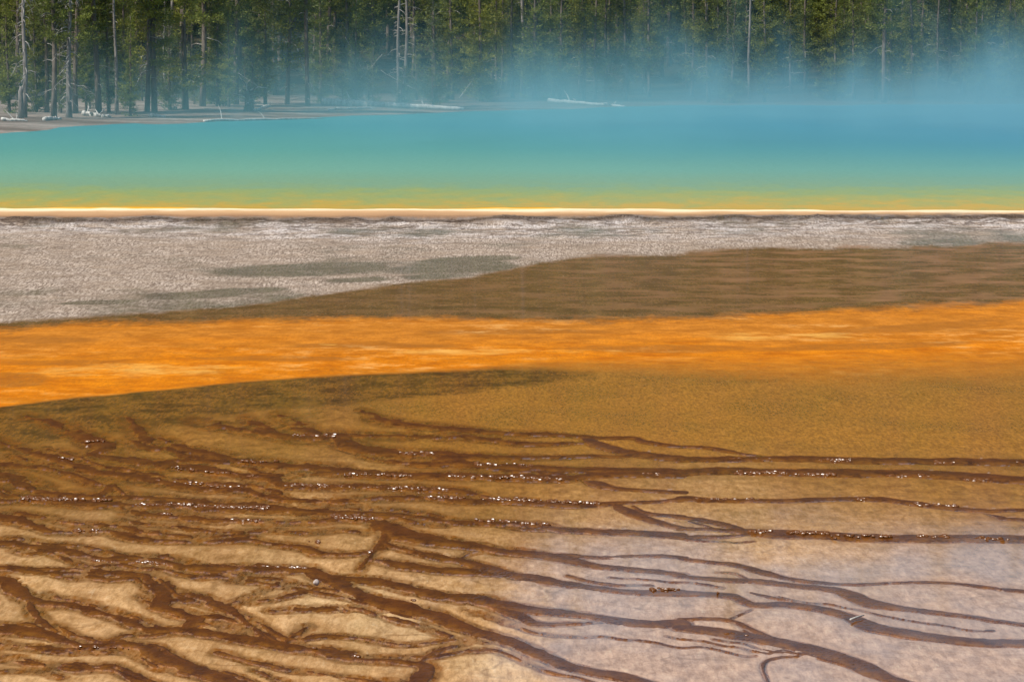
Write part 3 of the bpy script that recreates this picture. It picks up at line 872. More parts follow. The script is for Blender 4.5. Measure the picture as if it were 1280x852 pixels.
def tuft(tri, p, d, size, rnd, n):
    """a clump of short needle blades at p"""
    for _ in range(n):
        o = Vector((rnd.gauss(0, 1), rnd.gauss(0, 1), rnd.gauss(0, 0.8) + 0.25))
        o = (o.normalized() * 0.9 + d * 0.7).normalized()
        L = size * rnd.uniform(0.6, 1.25)
        sdir = o.cross(Vector((rnd.gauss(0, 1), rnd.gauss(0, 1), rnd.gauss(0, 1)))).normalized()
        w = L * rnd.uniform(0.09, 0.17)
        q = p + Vector((rnd.gauss(0, 1), rnd.gauss(0, 1), rnd.gauss(0, 1))) * size * 0.35
        tri.append((q - sdir * w * 0.5, q + o * L * 0.55 + sdir * w, q + o * L))
        tri.append((q - sdir * w * 0.5, q + o * L * 0.5 - sdir * w, q + o * L * 0.9))


def tri_mesh(name, tri, mat):
    v = np.array([[tuple(c) for c in t_] for t_ in tri], np.float32).reshape(-1, 3)
    return mesh_np(name, v, np.arange(len(v)).reshape(-1, 3), mat, False)


def pine_meshes(seed, h, base, rad, r0, whorl=0.28, nb=(4, 7), size=0.15, per=4, step=0.16, mat=None, sparse=0.0, dead=True, lean=0.0, patchy=0.0):
    rnd = random.Random(seed)
    trunk = MB(); twigs = trunk; tri = []
    n = 12
    bend = [Vector((lean * (i / n) ** 1.3 * h + math.sin(i * 0.9 + seed) * 0.02 * h / 6, math.cos(i * 0.7 + seed) * 0.015 * h / 6, h * i / n - (0.25 if i == 0 else 0))) for i in range(n + 1)]
    trunk.tube(bend, [r0 * (1.25 if i == 0 else 1) * (1 - 0.93 * i / n) + 0.008 for i in range(n + 1)], 8)

    def at(z):
        q = min(max(z / h * n, 0), n - 1e-4); i = int(q)
        return bend[i].lerp(bend[i + 1], q - i)
    # dead lower twigs
    trunk.cur = 1
    if dead:
        z = 0.5
        while z < max(base, 1.2) + 1.0:
            for _ in range(rnd.randint(0, 2)):
                a_ = rnd.uniform(0, 6.283); L = rnd.uniform(0.25, 1.0) * min(1.0, rad)
                p0 = at(z); d = Vector((math.cos(a_), math.sin(a_), rnd.uniform(-0.35, 0.25)))
                p1 = p0 + d * L * 0.6; p2 = p0 + d * L + Vector((0, 0, -0.18 * L))
                twigs.tube([p0, p1, p2], [0.016, 0.010, 0.004], 4, False)
                if rnd.random() < 0.5:
                    e = Vector((math.cos(a_ + 0.8), math.sin(a_ + 0.8), -0.3)) * L * 0.35
                    twigs.tube([p1, p1 + e], [0.008, 0.003], 3, False)
            z += rnd.uniform(0.15, 0.45)
    trunk.cur = 0
    z = base
    while z < h - 0.05:
        k = (z - base) / max(h - base, 0.01)
        prof = (min(1.0, 0.55 + k * 2.2) if base > 1.5 else min(1, 0.8 + k)) * (1 - k) ** 0.75
        lump = 0.75 + 0.5 * math.sin(z * 2.3 + seed) * patchy
        for _ in range(rnd.randint(*nb)):
            if rnd.random() < sparse:
                continue
            a_ = rnd.uniform(0, 6.283)
            L = max(0.12, rad * prof * rnd.uniform(0.55, 1.15) * (lump if patchy else 1))
            rise = 0.15 + 0.55 * k + rnd.uniform(-0.2, 0.2)
            p0 = at(z + rnd.uniform(-0.1, 0.1))
            d = Vector((math.cos(a_), math.sin(a_), rise - 0.15))
            m = max(2, int(L / step))
            pts = []
            for i in range(m + 1):
                q = i / m
                pts.append(p0 + d * L * q + Vector((0, 0, (-0.18 + 0.30 * q) * L * q)))
            trunk.tube([pts[0], pts[m // 2], pts[-1]], [0.012 + 0.012 * L, 0.008 + .005 * L, 0.003], 3, False)
            for i in range(1 if L < 0.5 else max(1, int(m * 0.3)), m + 1):
                q = i / m
                sd = (pts[i] - pts[i - 1]).normalized()
                tuft(tri, pts[i], sd, size, rnd, per)
                if L > 0.5 and q < 0.9:
                    side = Vector((-math.sin(a_), math.cos(a_), 0.15)) * rnd.choice((-1, 1)) * L * 0.3 * (1 - q * 0.6)
                    tuft(tri, pts[i] + side * 0.6, (sd + side.normalized()) * 0.6, size, rnd, per)
                    tuft(tri, pts[i] + side, (sd + side.normalized()) * 0.6, size, rnd, max(2, per - 1))
        z += whorl * rnd.uniform(0.7, 1.3)
    tuft(tri, at(h), Vector((0, 0, 1)), size, rnd, 5)
    return (trunk.mesh('trunk', M_BARK, True, M_TWIG), tri_mesh('crown', tri, mat or M_N[0]), None)


def snag_meshes(seed, h, r0, twig=1.0, curl=0.6, lean=0.0, dens=0.16):
    rnd = random.Random(seed)
    trunk = MB(); tw = trunk
    n = 10
    b_ = [Vector((lean * h * (i / n) ** 1.2 + 0.03 * math.sin(i + seed), 0.03 * math.cos(i * 1.3), h * i / n - (0.25 if i == 0 else 0))) for i in range(n + 1)]
    trunk.tube(b_, [r0 * (1.25 if i == 0 else 1) * (1 - 0.75 * i / n) for i in range(n + 1)], 7)
    trunk.cur = 1
    z = 0.6
    while z < h * 0.97:
        q = z / h * n; i = min(int(q), n - 1)
        p0 = b_[i].lerp(b_[i + 1], q - i)
        a_ = rnd.uniform(0, 6.283); L = twig * rnd.uniform(0.3, 1.0) * (1 - 0.5 * z / h)
        pts = [p0]; d = Vector((math.cos(a_), math.sin(a_), rnd.uniform(0.0, 0.5)))
        for k in range(5):
            d = (d + Vector((rnd.gauss(0, .2), rnd.gauss(0, .2), -curl * 0.45))).normalized()
            pts.append(pts[-1] + d * L / 5)
        tw.tube(pts, [0.020, 0.016, 0.012, 0.009, 0.006, 0.003], 4, False)
        for k in (2, 3):
            e = Vector((rnd.gauss(0, 1), rnd.gauss(0, 1), rnd.gauss(-0.3, 0.6))).normalized() * L * 0.3
            tw.tube([pts[k], pts[k] + e * 0.6, pts[k] + e + Vector((0, 0, -0.05))], [0.009, 0.006, 0.003], 3, False)
        z += dens * rnd.uniform(0.5, 1.5)
    return trunk.mesh('trunk', M_DEAD, True, M_TWIG), None, None


PROTO = {}


def proto(kind):
    if kind in PROTO:
        return PROTO[kind]
    k, i = kind
    if k == 'tall':
        m = pine_meshes(100 + i, 13 + 1.5 * i, [3.2, 4.0, 2.4, 1.8][i], [1.5, 1.3, 1.7, 1.6][i], [0.105, 0.085, 0.115, 0.095][i], 0.30, (3, 5), 0.17, 9, 0.17,
                        M_N[[0, 2, 0, 1][i]], 0.12, True, [0, 0.01, -0.008, 0.004][i])
    elif k == 'patchy':                # foliage shelves with gaps down to the ground
        m = pine_meshes(200 + i, 9 + 1.5 * i, [0.9, 1.6, 1.1][i], [1.5, 1.7, 1.3][i], 0.10, 0.32, (3, 4), 0.16, 9, 0.16, M_N[[1, 0, 1][i]], 0.15, True, 0, 0.8)
    elif k == 'young':
        m = pine_meshes(300 + i, [6.2, 7.5, 5.2, 8.5, 6.8][i], [0.25, 0.4, 0.2, 0.7, 0.5][i], [1.15, 1.35, 1.0, 1.3, 0.95][i], 0.085, 0.21, (4, 7), 0.14, 9, 0.14,
                        M_N[[0, 1, 2, 0, 1][i]], 0.05, False, 0, 0.35)
    elif k == 'slim':
        m = pine_meshes(400 + i, [8.5, 10, 7.4, 9.2][i], [1.1, 1.6, 0.6, 0.9][i], [0.8, 0.95, 0.72, 0.85][i], 0.075, 0.19, (4, 6), 0.13, 9, 0.13,
                        M_N[[0, 1, 2, 1][i]], 0.08, True, 0, 0.5)
    elif k == 'small':
        m = pine_meshes(500 + i, [2.2, 3.2, 1.5, 2.6][i], 0.1, [0.6, 0.75, 0.6, 0.7][i], 0.04, 0.18, (4, 7), 0.10, 6, 0.11, M_N[[1, 0, 1, 2][i]], 0.05, False)
    elif k == 'snag':
        m = snag_meshes(600 + i, [7.5, 9.0, 6.0, 10][i], [0.10, 0.085, 0.11, 0.09][i], [1.1, 0.9, 1.4, 0.5][i], [1.0, 0.4, 0.8, 0.3][i], [0.01, 0.0, -0.02, 0.0][i], [0.10, 0.16, 0.08, 0.3][i])
    PROTO[kind] = m
    return m


def plant(kind, x, y, label, cat, name, group=None, scale=1.0, rot=None, lean=0.0):
    tr, cr, tw = proto(kind)
    o = bpy.data.objects.new(name, None)
    COL.objects.link(o)
    o.empty_display_size = 0.5
    o.location = (x, y, float(bank_z(x, y)) - 0.02)
    o.rotation_euler = (0, lean, random.uniform(0, 6.283) if rot is None else rot)
    o.scale = (scale, scale, scale)
    tag(o, label, cat, group)
    o.rotation_euler = (random.gauss(0, 0.018), random.gauss(0, 0.022), o.rotation_euler.z)
    add_obj('trunk', tr, o)
    if cr:
        add_obj('crown', cr, o)
    if tw:
        add_obj('dead_twigs', tw, o)
    return o


def at_px(px, py):
    """far bank point seen at a place of the photograph"""
    z = 0.3
    for _ in range(12):
        x, y, _z = P(px, py, z)
        z = float(bank_z(x, y))
        if y > 190:
            y = 190.0
            x = (px - 640) / FPX * y
            break
    return float(x), float(y)


OCC = []
# trees one can point to: (px, py of the foot, kind, label, category, name, scale)
FRONT = [
 (31, 147, ('snag', 0), 'grey dead pine with curling pale twigs at the left edge of the far shore', 'dead tree', 'dead_pine', 1.0),
 (58, 141, ('tall', 1), 'tall dark pine trunk left of a twiggy dead tree on the far shore', 'pine tree', 'pine_tree', 0.9),
 (68, 146, ('tall', 0), 'straight grey pine trunk just left of the curly twigged dead tree', 'pine tree', 'pine_tree', 0.9),
 (86, 147, ('snag', 2), 'dead tree covered with pale curling twigs near the left end of the shore', 'dead tree', 'dead_pine', 1.0),
 (95, 143, ('patchy', 1), 'patchy pine just right of the curly twigged dead tree', 'pine tree', 'pine_tree', 0.9),
 (123, 143, ('tall', 2), 'pine with a pale sunlit trunk behind a bleached log on the left', 'pine tree', 'pine_tree', 0.95),
 (136, 142, ('slim', 2), 'thin greyish pine between two pale trunks on the left', 'pine tree', 'pine_tree', 0.9),
 (146, 144, ('snag', 3), 'very thin bare pole of a dead tree on the left shore', 'dead tree', 'dead_pine', 0.8),
 (184, 141, ('tall', 1), 'left one of two dark pine trunks standing close together on the bare bank', 'pine tree', 'pine_tree', 1.0),
 (194, 141, ('tall', 3), 'right one of two dark pine trunks standing close together on the bare bank', 'pine tree', 'pine_tree', 1.05),
 (231, 135, ('patchy', 0), 'wide dark pine with shelf like yellow green branches on the bare bank', 'pine tree', 'pine_tree', 1.1),
 (254, 133, ('tall', 0), 'tall pine with a pale upper trunk beside the shelf branched pine', 'pine tree', 'pine_tree', 1.1),
 (272, 133, ('young', 1), 'bushy young pine left of the tangled dead stump', 'pine tree', 'pine_tree', 0.85),
 (296, 131, ('tall', 2), 'tall pine trunk rising behind the tangled dead stump', 'pine tree', 'pine_tree', 1.0),
 (332, 130, ('young', 4), 'yellow green young pine right of the tangled dead stump', 'pine tree', 'pine_tree', 0.8),
 (360, 135, ('tall', 3), 'pine with a pale straight trunk left of the long bleached log', 'pine tree', 'pine_tree', 0.95),
 (384, 135, ('tall', 1), 'pine with a dark double looking trunk at the left end of the long log', 'pine tree', 'pine_tree', 1.0),
 (401, 127, ('slim', 0), 'slender pine just behind the left end of the long log', 'pine tree', 'pine_tree', 0.85),
 (418, 119, ('small', 1), 'small low pine on the lit slope above the long log', 'pine tree', 'small_pine', 0.8),
 (444, 119, ('young', 0), 'left one of two bright young firs above the long bleached log', 'pine tree', 'young_pine', 0.72),
 (470, 119, ('young', 3), 'right one of two bright young firs above the long bleached log', 'pine tree', 'young_pine', 0.72),
 (497, 127, ('snag', 1), 'dead pine with drooping dark twigs above the middle of the long log', 'dead tree', 'dead_pine', 1.0),
 (521, 128, ('small', 0), 'little sapling right of the drooping dead pine', 'pine tree', 'small_pine', 1.0),
 (545, 126, ('young', 2), 'narrow young pine above the right end of the long log', 'pine tree', 'young_pine', 1.0),
 (566, 125, ('young', 4), 'young pine left of the large steamy firs near the centre', 'pine tree', 'young_pine', 0.95),
 (602, 124, ('young', 1), 'large bright young fir left of centre rising out of the steam', 'pine tree', 'young_pine', 1.05),
 (640, 126, ('slim', 3), 'slim grey green pine in the steam at the centre', 'pine tree', 'slim_pine', 1.0),
 (668, 127, ('young', 3), 'tall young fir just right of the centre in pale steam', 'pine tree', 'young_pine', 1.0),
 (700, 127, ('young', 0), 'bushy young fir standing left of the thin trunk cluster', 'pine tree', 'young_pine', 1.1),
 (730, 126, ('slim', 1), 'slim pine with bare lower trunk left in the thin trunk cluster', 'pine tree', 'slim_pine', 1.0),
 (743, 127, ('slim', 0), 'slim pine with bare lower trunk in the middle of the thin trunk cluster', 'pine tree', 'slim_pine', 1.0),
 (756, 127, ('slim', 2), 'slim pine with bare lower trunk right in the thin trunk cluster', 'pine tree', 'slim_pine', 1.1),
 (783, 125, ('young', 4), 'yellowish young pine above the right end of the short floating log', 'pine tree', 'young_pine', 1.1),
 (815, 124, ('slim', 3), 'slim pine right of the short floating log', 'pine tree', 'slim_pine', 0.95),
 (842, 124, ('young', 1), 'wide pale young fir half hidden by steam right of centre', 'pine tree', 'young_pine', 0.95),
 (872, 123, ('young', 2), 'short young fir left of the bent white dead trunk', 'pine tree', 'young_pine', 1.1),
 (900, 123, ('slim', 1), 'slim pine just left of the bent white dead trunk', 'pine tree', 'slim_pine', 0.9),
 (940, 122, ('young', 3), 'broad young fir just right of the bent white dead trunk', 'pine tree', 'young_pine', 0.9),
 (985, 122, ('young', 0), 'broad steamy fir left of the tall thin snag on the right', 'pine tree', 'young_pine', 1.15),
 (1020, 121, ('young', 1), 'large dull green fir beside the tall thin snag on the right', 'pine tree', 'young_pine', 1.0),
 (1060, 121, ('young', 4), 'young fir directly left of the tall thin snag', 'pine tree', 'young_pine', 1.1),
 (1118, 121, ('snag', 3), 'tall thin dead snag with short twigs rising from thick steam on the right', 'dead tree', 'dead_pine', 1.0),
 (1150, 121, ('young', 3), 'young fir directly right of the tall thin snag', 'pine tree', 'young_pine', 0.95),
 (1190, 121, ('slim', 3), 'slim fir between the thin snag and the yellow shrub on the right', 'pine tree', 'slim_pine', 0.9),
 (1207, 117, ('snag', 2), 'twiggy pale dead tree among firs near the right edge', 'dead tree', 'dead_pine', 0.75),
 (1243, 112, ('small', 3), 'low yellowish pine shrub at the right above the steam', 'pine tree', 'small_pine', 0.75),
 (1266, 119, ('snag', 3), 'thin grey dead pole at the far right edge', 'dead tree', 'dead_pine', 1.05),
]
for px, py, kind, lab, cat, nm, sc_ in FRONT:
    x, y = at_px(px, py)
    plant(kind, x, y, lab, cat, nm, None, sc_)
    OCC.append((x, y, 1.1))

for k_, (px, py, kd_, sc_) in enumerate([(46, 138, 1, .62), (108, 139, 3, .55), (163, 135, 0, .6), (212, 134, 2, .75), (286, 129, 4, .62), (316, 130, 2, .6), (12, 140, 0, .7), (76, 136, 4, .5)]):
    x, y = at_px(px, py)
    plant(('young', kd_), x, y, 'low young pine with foliage to the ground between the tall trunks of the left bank', 'pine tree', 'young_pine', 'low young pines between the left trunks', sc_)
    OCC.append((x, y, 0.8))

# the forest behind: separate trees in loose rows up the slope
rnd = random.Random(31)
count = {}
tries = 0
ZL = {'L': 'on the left', 'C': 'at the centre', 'R': 'on the right'}
nfill = 0
COV = [640 + a / b_ * FPX for a, b_, c in OCC]
while nfill < 245 and tries < 12000:
    tries += 1
    best = None
    for _ in range(10):
        y = 146 + 58 * rnd.random() ** 1.35
        x = rnd.uniform(-1, 1) * (0.152 * y + 3)
        px = 640 + x / y * FPX
        c_ = sum(max(0, 1 - abs(px - q) / 26.0) for q in COV)
        if best is None or c_ < best[0]:
            best = (c_, x, y, px)
    _, x, y, px = best
    if px < 560 and y < np.interp(px, [-200, 120, 210, 330, 440, 560], [143, 147, 157, 158, 170, 165]):
        continue
    if px >= 560 and y < 157:
        continue
    rr = 0.85 if px > 560 else 1.0
    if any((x - a) ** 2 + (y - b_) ** 2 < (rr * (1 + c * 0.2)) ** 2 for a, b_, c in OCC):
        continue
    q = rnd.random()
    if px < 540:
        k = ('tall', rnd.randrange(4)) if q < 0.24 else ('patchy', rnd.randrange(3)) if q < 0.48 else ('slim', rnd.randrange(4)) if q < 0.68 else ('young', rnd.randrange(5)) if q < 0.95 else ('snag', rnd.choice((1, 3)))
    else:
        k = ('tall', rnd.randrange(4)) if q < 0.12 else ('patchy', rnd.randrange(3)) if q < 0.16 else ('slim', rnd.randrange(4)) if q < 0.58 else ('young', rnd.randrange(5)) if q < 0.97 else ('snag', rnd.choice((1, 3)))
    zl = 'L' if px < 420 else 'C' if px < 850 else 'R'
    kd = {'tall': 'tall straight trunked pine', 'patchy': 'patchy branched pine', 'slim': 'slim columnar pine', 'young': 'bushy young pine', 'snag': 'bare dead pine'}[k[0]]
    nm = {'tall': 'pine_tree', 'patchy': 'pine_tree', 'slim': 'slim_pine', 'young': 'young_pine', 'snag': 'dead_pine'}[k[0]]
    lab = f'{kd} in the dense forest rows behind the shore trees {ZL[zl]}'
    plant(k, x, y, lab, 'dead tree' if k[0] == 'snag' else 'pine tree', nm, f'{kd}s behind the shore trees {ZL[zl]}', rnd.uniform(0.85, 1.2))
    OCC.append((x, y, 1.0))
    COV.append(px)
    nfill += 1

# small saplings on the forest floor
for i in range(44):
    x, y = at_px(rnd.uniform(-20, 560) if i % 3 else rnd.uniform(0, 320), rnd.uniform(118, 134))
    x += rnd.uniform(-1, 1); y += rnd.uniform(0, 4)
    plant(('small', rnd.randrange(4)), x, y, 'low pine sapling on the forest floor at the edge of the bare bank', 'pine tree', 'pine_sapling',
          'saplings along the forest edge', rnd.uniform(0.45, 0.85))

# far-off mass of the wood on the hill and to both sides: one object
lo = [pine_meshes(900 + i, 17 + 2 * i, 2.0, 1.9 + 0.2 * i, 0.15, 0.7, (3, 5), 0.42, 3, 0.42, M_N[0], 0.05, False) for i in range(3)]


def raw(me):
    v = np.empty(len(me.vertices) * 3, np.float32); me.vertices.foreach_get('co', v)
    return v.reshape(-1, 3)


wood_v = []
lov = [raw(m[1]) for m in lo]
fm = [pine_meshes(950 + i, [9, 11, 14][i], [0.6, 1.2, 2.5][i], [1.4, 1.0, 1.6][i], 0.1, 0.30, (3, 6), 0.21, 5, 0.22, M_N[0], 0.05, False) for i in range(3)]
fine = [raw(m[1]) for m in fm]
rn = np.random.RandomState(5)
for i in range(520):
    y = rn.uniform(172, 300) if i > 190 else rn.uniform(182, 216)
    x = rn.uniform(-1, 1) * ((0.34 * y + 10) if i > 190 else 0.165 * y)
    inframe = abs(x) < 0.16 * y + 2
    if inframe and y < 182:
        continue
    s_ = rn.uniform(0.75, 1.2) * (1.12 if x < -4 else 0.92)
    a_ = rn.uniform(0, 6.283)
    q = fine[rn.randint(3)] if inframe and y < 216 else lov[rn.randint(3)]
    c, s2 = math.cos(a_), math.sin(a_)
    w = np.stack([(q[:, 0] * c - q[:, 1] * s2) * s_ + x, (q[:, 0] * s2 + q[:, 1] * c) * s_ + y, q[:, 2] * s_ + float(bank_z(x, y))], -1)
    wood_v.append(w)
wv = np.concatenate(wood_v)
tag(add_obj('distant_forest', mesh_np('distant_forest', wv, np.arange(len(wv)).reshape(-1, 3), M_N[0], False)),
    'dark mass of pines covering the hill behind the nearer trees', 'forest', kind='stuff')
for m in lo + fm:
    for q in m:
        if q:
            bpy.data.meshes.remove(q)


# ------------------------------------------------------------------ driftwood, logs, stone, twig
def log(name, a, b_, r, label, cat, stubs=3, sag=0.0, mat=None, taper=0.5, group=None):
    """a, b_: photo places of the two ends, on the far bank"""
    xa, ya = at_px(*a); xb, yb = at_px(*b_)
    pa = Vector((xa, ya, max(float(bank_z(xa, ya)), Z_POOL) + r * 0.9)); pb = Vector((xb, yb, max(float(bank_z(xb, yb)), Z_POOL) + r * taper * 0.7))
    rd = random.Random(int(a[0] * 7 + a[1]))
    mb = MB(); n = 14
    pts = []
    for i in range(n + 1):
        q = i / n
        p = (pb - pa) * q + Vector((0, rd.gauss(0, 0.02), rd.gauss(0, 0.012) + sag * math.sin(q * math.pi)))
        pts.append(p)
    mb.tube(pts, [r * (1 - (1 - taper) * i / n) * rd.uniform(0.92, 1.08) for i in range(n + 1)], 9)
    if stubs:
        sb = mb
        for _ in range(stubs):
            i = rd.randrange(2, n)
            d = Vector((rd.gauss(0, .6), rd.gauss(0, 0.5), rd.uniform(0.3, 1.0))).normalized()
            L = rd.uniform(0.15, 0.7)
            sb.tube([pts[i], pts[i] + d * L * 0.5 + Vector((0.02, 0, 0)), pts[i] + d * L + Vector((rd.gauss(0, .06), 0, -0.05))], [r * 0.4, r * 0.25, 0.006], 5, False)
    o = add_obj(name, mb.mesh(name, mat or M_LOG))
    o.location = pa
    return tag(o, label, cat, group)


log('fallen_log', (402, 135.5), (580, 139.0), 0.17, 'long thin bleached log lying along the far shoreline', 'fallen log', 6)
log('fallen_log', (686, 130.5), (781, 135), 0.10, 'short pale log lying at the water edge right of centre', 'fallen log', 5)
log('fallen_log', (104, 146), (138, 147.5), 0.10, 'pale grey log on the left bank in front of the trees', 'fallen log', 3)
log('fallen_log', (188, 147), (206, 147), 0.08, 'small pale log on the bank below the paired dark trunks', 'fallen log', 1)
log('fallen_log', (55, 151), (76, 151.5), 0.08, 'short white log near the left edge of the bank', 'fallen log', 1)
log('fallen_log', (882, 119), (904, 123), 0.09, 'small tilted pale log in the steam below the bent dead trunk', 'fallen log', 1)
log('fallen_log', (2, 152), (34, 152.5), 0.06, 'thin bleached stick log lying at the left edge of the picture', 'fallen log', 2)
log('fallen_log', (318, 143), (338, 134), 0.05, 'leaning bleached branch right of the tangled stump', 'fallen branch', 3)
log('fallen_log', (255, 152.5), (405, 149.5), 0.05, 'very long thin pale log just above the water on the left', 'fallen log', 2)
log('fallen_log', (410, 143), (470, 141.5), 0.05, 'thin grey log between the long log and the water', 'fallen log', 5)

rl = random.Random(90)
for lx, ly, ln_, dy_ in [(150, 96, 34, -9), (165, 62, 22, 10), (262, 104, 30, -6), (300, 78, 26, 8), (345, 112, 28, -5), (430, 84, 30, 9), (470, 62, 24, -12),
                         (395, 52, 20, -8), (210, 98, 26, 5), (90, 100, 26, -7), (525, 104, 30, -7), (575, 78, 24, 8)]:
    yb_ = rl.uniform(158, 172)
    k_ = yb_ / FPX
    xa_ = (lx - 640) * k_; za_ = H + (50 - ly) * k_
    zz_ = float(bank_z(xa_, yb_))
    base_z = zz_
    top_ = Vector((math.copysign(ln_ * k_ * 1.6, dy_), rl.uniform(-0.5, 0.5), max(za_ - zz_, 0.4) + 0.6))
    pts_ = [top_ * (q / 8) + Vector((rl.gauss(0, .015), rl.gauss(0, .02), -0.08 * math.sin(q / 8 * 3.14))) for q in range(9)]
    mb = MB()
    mb.tube(pts_, [0.045 - 0.0042 * q for q in range(9)], 6)
    for q in (3, 4, 5, 6, 7):
        d_ = Vector((rl.gauss(0, 1), rl.gauss(0, 1), rl.gauss(0, 1))).normalized() * rl.uniform(0.15, 0.5)
        mb.tube([pts_[q], pts_[q] + d_ * 0.6, pts_[q] + d_ + Vector((0, 0, -0.05))], [0.014, 0.009, 0.003], 4)
    o = add_obj('leaning_dead_pole', mb.mesh('leaning_dead_pole', M_TWIG))
    o.location = (xa_, yb_, base_z)
    tag(o, 'broken pale dead pole leaning among the pines of the left half', 'dead tree', 'dead poles among the pines')

# broken stump at the far left, tangled stump at 310
x, y = at_px(26, 148)
o = bpy.data.objects.new('broken_stump', None); COL.objects.link(o)
o.location = (x, y, float(bank_z(x, y))); tag(o, 'broken pale stump beside the leftmost dead pine', 'stump')
mb = MB(); mb.tube([(0, 0, -0.2), (0.01, 0, 0.5), (0, 0, 0.95), (0.03, 0, 1.12)], [0.12, 0.09, 0.08, 0.04], 9)
mb.tube([(0.05, 0, 0.9), (0.09, 0, 1.05), (0.1, 0, 1.25)], [0.05, 0.03, 0.006], 5)
add_obj('stump_trunk', mb.mesh('stump_trunk', M_DEAD), o)
x, y = at_px(311, 143)
o = bpy.data.objects.new('tangled_stump', None); COL.objects.link(o)
o.location = (x, y, float(bank_z(x, y))); tag(o, 'dark tangled stump with upturned roots and pale twigs at the bank', 'stump')
mb = MB(); mb.tube([(0, 0, -0.1), (0.02, 0, 0.3), (-0.05, 0, 0.7), (0.02, 0, 0.95)], [0.24, 0.17, 0.13, 0.05], 9)
rd = random.Random(3)
for k in range(26):
    a_ = rd.uniform(0, 6.283); L = rd.uniform(0.35, 0.9)
    d = Vector((math.cos(a_), math.sin(a_) * 0.7, rd.uniform(-0.2, 1.2))).normalized()
    p0 = Vector((0, 0, rd.uniform(0.15, 0.8)))
    tgt = mb; mb.cur = k % 2
    p1 = p0 + d * L * 0.5 + Vector((rd.gauss(0, .06), 0, rd.gauss(0, .06)))
    tgt.tube([p0, p1, p0 + d * L + Vector((rd.gauss(0, .12), 0, -0.1))], [0.035, 0.022, 0.006], 5, False)
add_obj('stump_trunk', mb.mesh('stump_trunk', M_BARK, True, M_LOG), o)

# bent white dead trunk at 910-923, and the pale leaning log high on the right
def bent(name, px, ground_y, pts_px, r, label):
    x, y = at_px(px, ground_y)
    zg = float(bank_z(x, y))
    k = y / FPX
    o = bpy.data.objects.new(name, None); COL.objects.link(o)
    o.location = (x, y, zg); tag(o, label, 'dead tree')
    mb = MB()
    pts = [((qx - px) * k, 0.04 * i, H + (50 - qy) * k - zg) for i, (qx, qy) in enumerate(pts_px)]
    n_ = len(pts)
    mb.tube(pts, [r * (1 - 0.7 * i / (n_ - 1)) for i in range(n_)], 6)
    add_obj('trunk', mb.mesh('trunk', M_LOG), o)


bent('bent_dead_tree', 923, 123, [(923, 126), (924, 105), (923, 86), (919, 76), (914, 67), (907, 60)], 0.055, 'white dead trunk bending over to the left among firs on the right')
bent('leaning_dead_tree', 1100, 122, [(1100, 124), (1086, 60), (1067, 16), (1050, 2), (1040, -8)], 0.06, 'pale dead trunk leaning left among the firs near the thin snag')

# stone and twig in the foreground
x, y, z = P(395, 733, 0.0)
rs = np.random.RandomState(2)
import bmesh
bm = bmesh.new(); bmesh.ops.create_icosphere(bm, subdivisions=3, radius=0.018)
for v_ in bm.verts:
    f_ = 1 + 0.25 * math.sin(v_.co.x * 160 + 1) * math.cos(v_.co.y * 140) + rs.uniform(-.04, .04)
    v_.co = Vector((v_.co.x * 1.15 * f_, v_.co.y * f_, v_.co.z * 0.85 * f_))
me = bpy.data.meshes.new('pebble'); bm.to_mesh(me); bm.free()
me.polygons.foreach_set('use_smooth', [True] * len(me.polygons))
t = NT('pebble_stone'); nn = t.noise(t.coord(), 60, 4)
b = t.princ(Base_Color=t.mix(nn, (0.25, 0.18, 0.15), (0.6, 0.52, 0.46)), Roughness=0.6); t.l(b.outputs[0], t.out.inputs[0])
me.materials.append(t.m)
o = add_obj('pebble', me); o.location = (float(x), float(y), 0.024)
tag(o, 'small round grey pebble sitting alone on the tan mat', 'stone')
xa, ya, _ = P(1063, 781, 0); xb, yb, _ = P(1080, 776, 0)
mb = MB(); mb.tube([(0, 0, 0), ((xb - xa) * .5, (yb - ya) * .45, 0.004), (xb - xa, yb - ya, 0.002)], [0.006, 0.005, 0.003], 6)
o = add_obj('twig', mb.mesh('twig', M_LOG)); o.location = (float(xa), float(ya), 0.03)
tag(o, 'small pale stick lying across a dark channel in the foreground', 'twig')

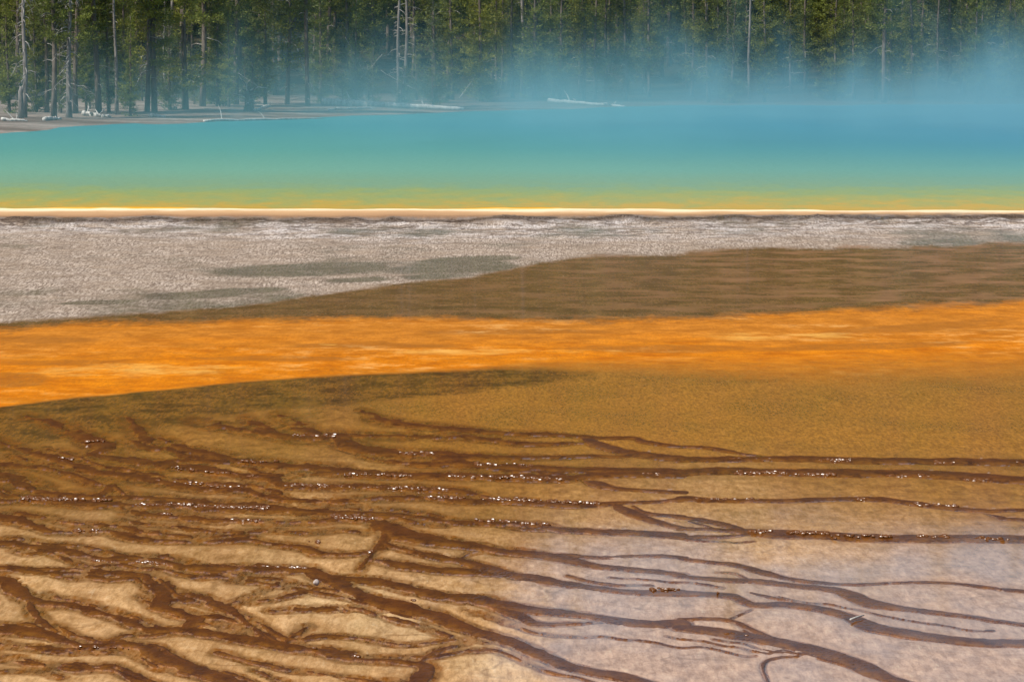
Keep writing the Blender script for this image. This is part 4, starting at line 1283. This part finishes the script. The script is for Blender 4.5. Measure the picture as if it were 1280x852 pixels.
# ------------------------------------------------------------------ steam over the pool
def steam():
    t = NT('steam')
    p = t.pos()
    sx = t.n('ShaderNodeSeparateXYZ'); t.l(p, sx.inputs[0])
    n1 = t.noise(t.scaled(p, (0.20, 0.07, 0.11)), 1.0, 5, 0.62, 0.9)
    zz = t.math('SUBTRACT', sx.outputs[2], 0.13)
    w0 = t.mapr(n1, 0.40, 0.66)
    zq = t.math('DIVIDE', zz, t.math('ADD', 1.0, t.math('MULTIPLY', w0, 1.7)))
    low = t.math('EXPONENT', t.math('MULTIPLY', t.math('MULTIPLY', zq, zq), -1.0))
    high = t.math('EXPONENT', t.math('MULTIPLY', zz, -0.30))
    w = t.mapr(n1, 0.45, 0.66)
    dens = t.math('ADD', t.math('MULTIPLY', low, t.math('ADD', 1.6, t.math('MULTIPLY', w, 3.4))), t.math('MULTIPLY', t.math('MULTIPLY', high, t.mapr(n1, 0.55, 0.72)), 1.2))
    side = t.mapr(sx.outputs[0], -17, 14, 0.20, 1.30)
    far = t.mapr(sx.outputs[1], 76, 125, 0.12, 1.0)
    end = t.mapr(sx.outputs[1], 146, 158, 1.0, 0.0)
    top = t.mapr(sx.outputs[2], 7, 9.5, 1.0, 0.0)
    dens = t.math('MULTIPLY', t.math('MULTIPLY', dens, side), t.math('MULTIPLY', t.math('MULTIPLY', far, end), top))
    dens = t.math('MULTIPLY', dens, 0.0135)
    pv = t.n('ShaderNodeVolumePrincipled')
    pv.inputs['Color'].default_value = (0.34, 0.66, 0.74, 1)  # blue light bounced off the pool is put into the steam's colour
    pv.inputs['Anisotropy'].default_value = 0.1
    t.l(dens, pv.inputs['Density'])
    t.l(pv.outputs[0], t.out.inputs['Volume'])
    t.m.cycles.volume_step_rate = 1.0
    return t.m


bm = bmesh.new()
bmesh.ops.create_cube(bm, size=1)
for v_ in bm.verts:
    v_.co = Vector((v_.co.x * 64, 72 + (v_.co.y + 0.5) * 87, 0.16 + (v_.co.z + 0.5) * 9.4))
me = bpy.data.meshes.new('steam'); bm.to_mesh(me); bm.free()
me.materials.append(steam())
tag(add_obj('steam', me), 'bluish steam drifting over the hot pool towards the trees', 'steam', kind='stuff')

# ------------------------------------------------------------------ light
EL, AZ = R(50), R(-124)           # azimuth measured from straight ahead (+Y) to the right
sd = Vector((math.sin(AZ) * math.cos(EL), math.cos(AZ) * math.cos(EL), math.sin(EL)))
su = bpy.data.lights.new('sun', 'SUN'); su.energy = 4.9; su.angle = R(0.5); su.color = (1, 0.955, 0.88)
so = bpy.data.objects.new('sun', su); COL.objects.link(so)
so.rotation_euler = sd.to_track_quat('Z', 'Y').to_euler()
w = bpy.data.worlds.new('World'); SC.world = w; w.use_nodes = True
wt = w.node_tree; wt.nodes.clear()
sk = wt.nodes.new('ShaderNodeTexSky'); sk.sky_type = 'NISHITA'; sk.sun_disc = False
sk.sun_elevation = EL; sk.sun_rotation = AZ
sk.air_density = 1.0; sk.dust_density = 1.0
bg = wt.nodes.new('ShaderNodeBackground'); bg.inputs[1].default_value = 0.10
wo = wt.nodes.new('ShaderNodeOutputWorld')
wt.links.new(sk.outputs[0], bg.inputs[0]); wt.links.new(bg.outputs[0], wo.inputs[0])
SC.view_settings.view_transform = 'Standard'
SC.view_settings.look = 'None'
SC.view_settings.gamma = 1
SC.view_settings.exposure = 0
SC.cycles.volume_max_steps = 128
SC.cycles.max_bounces = 6
SC.cycles.volume_bounces = 1
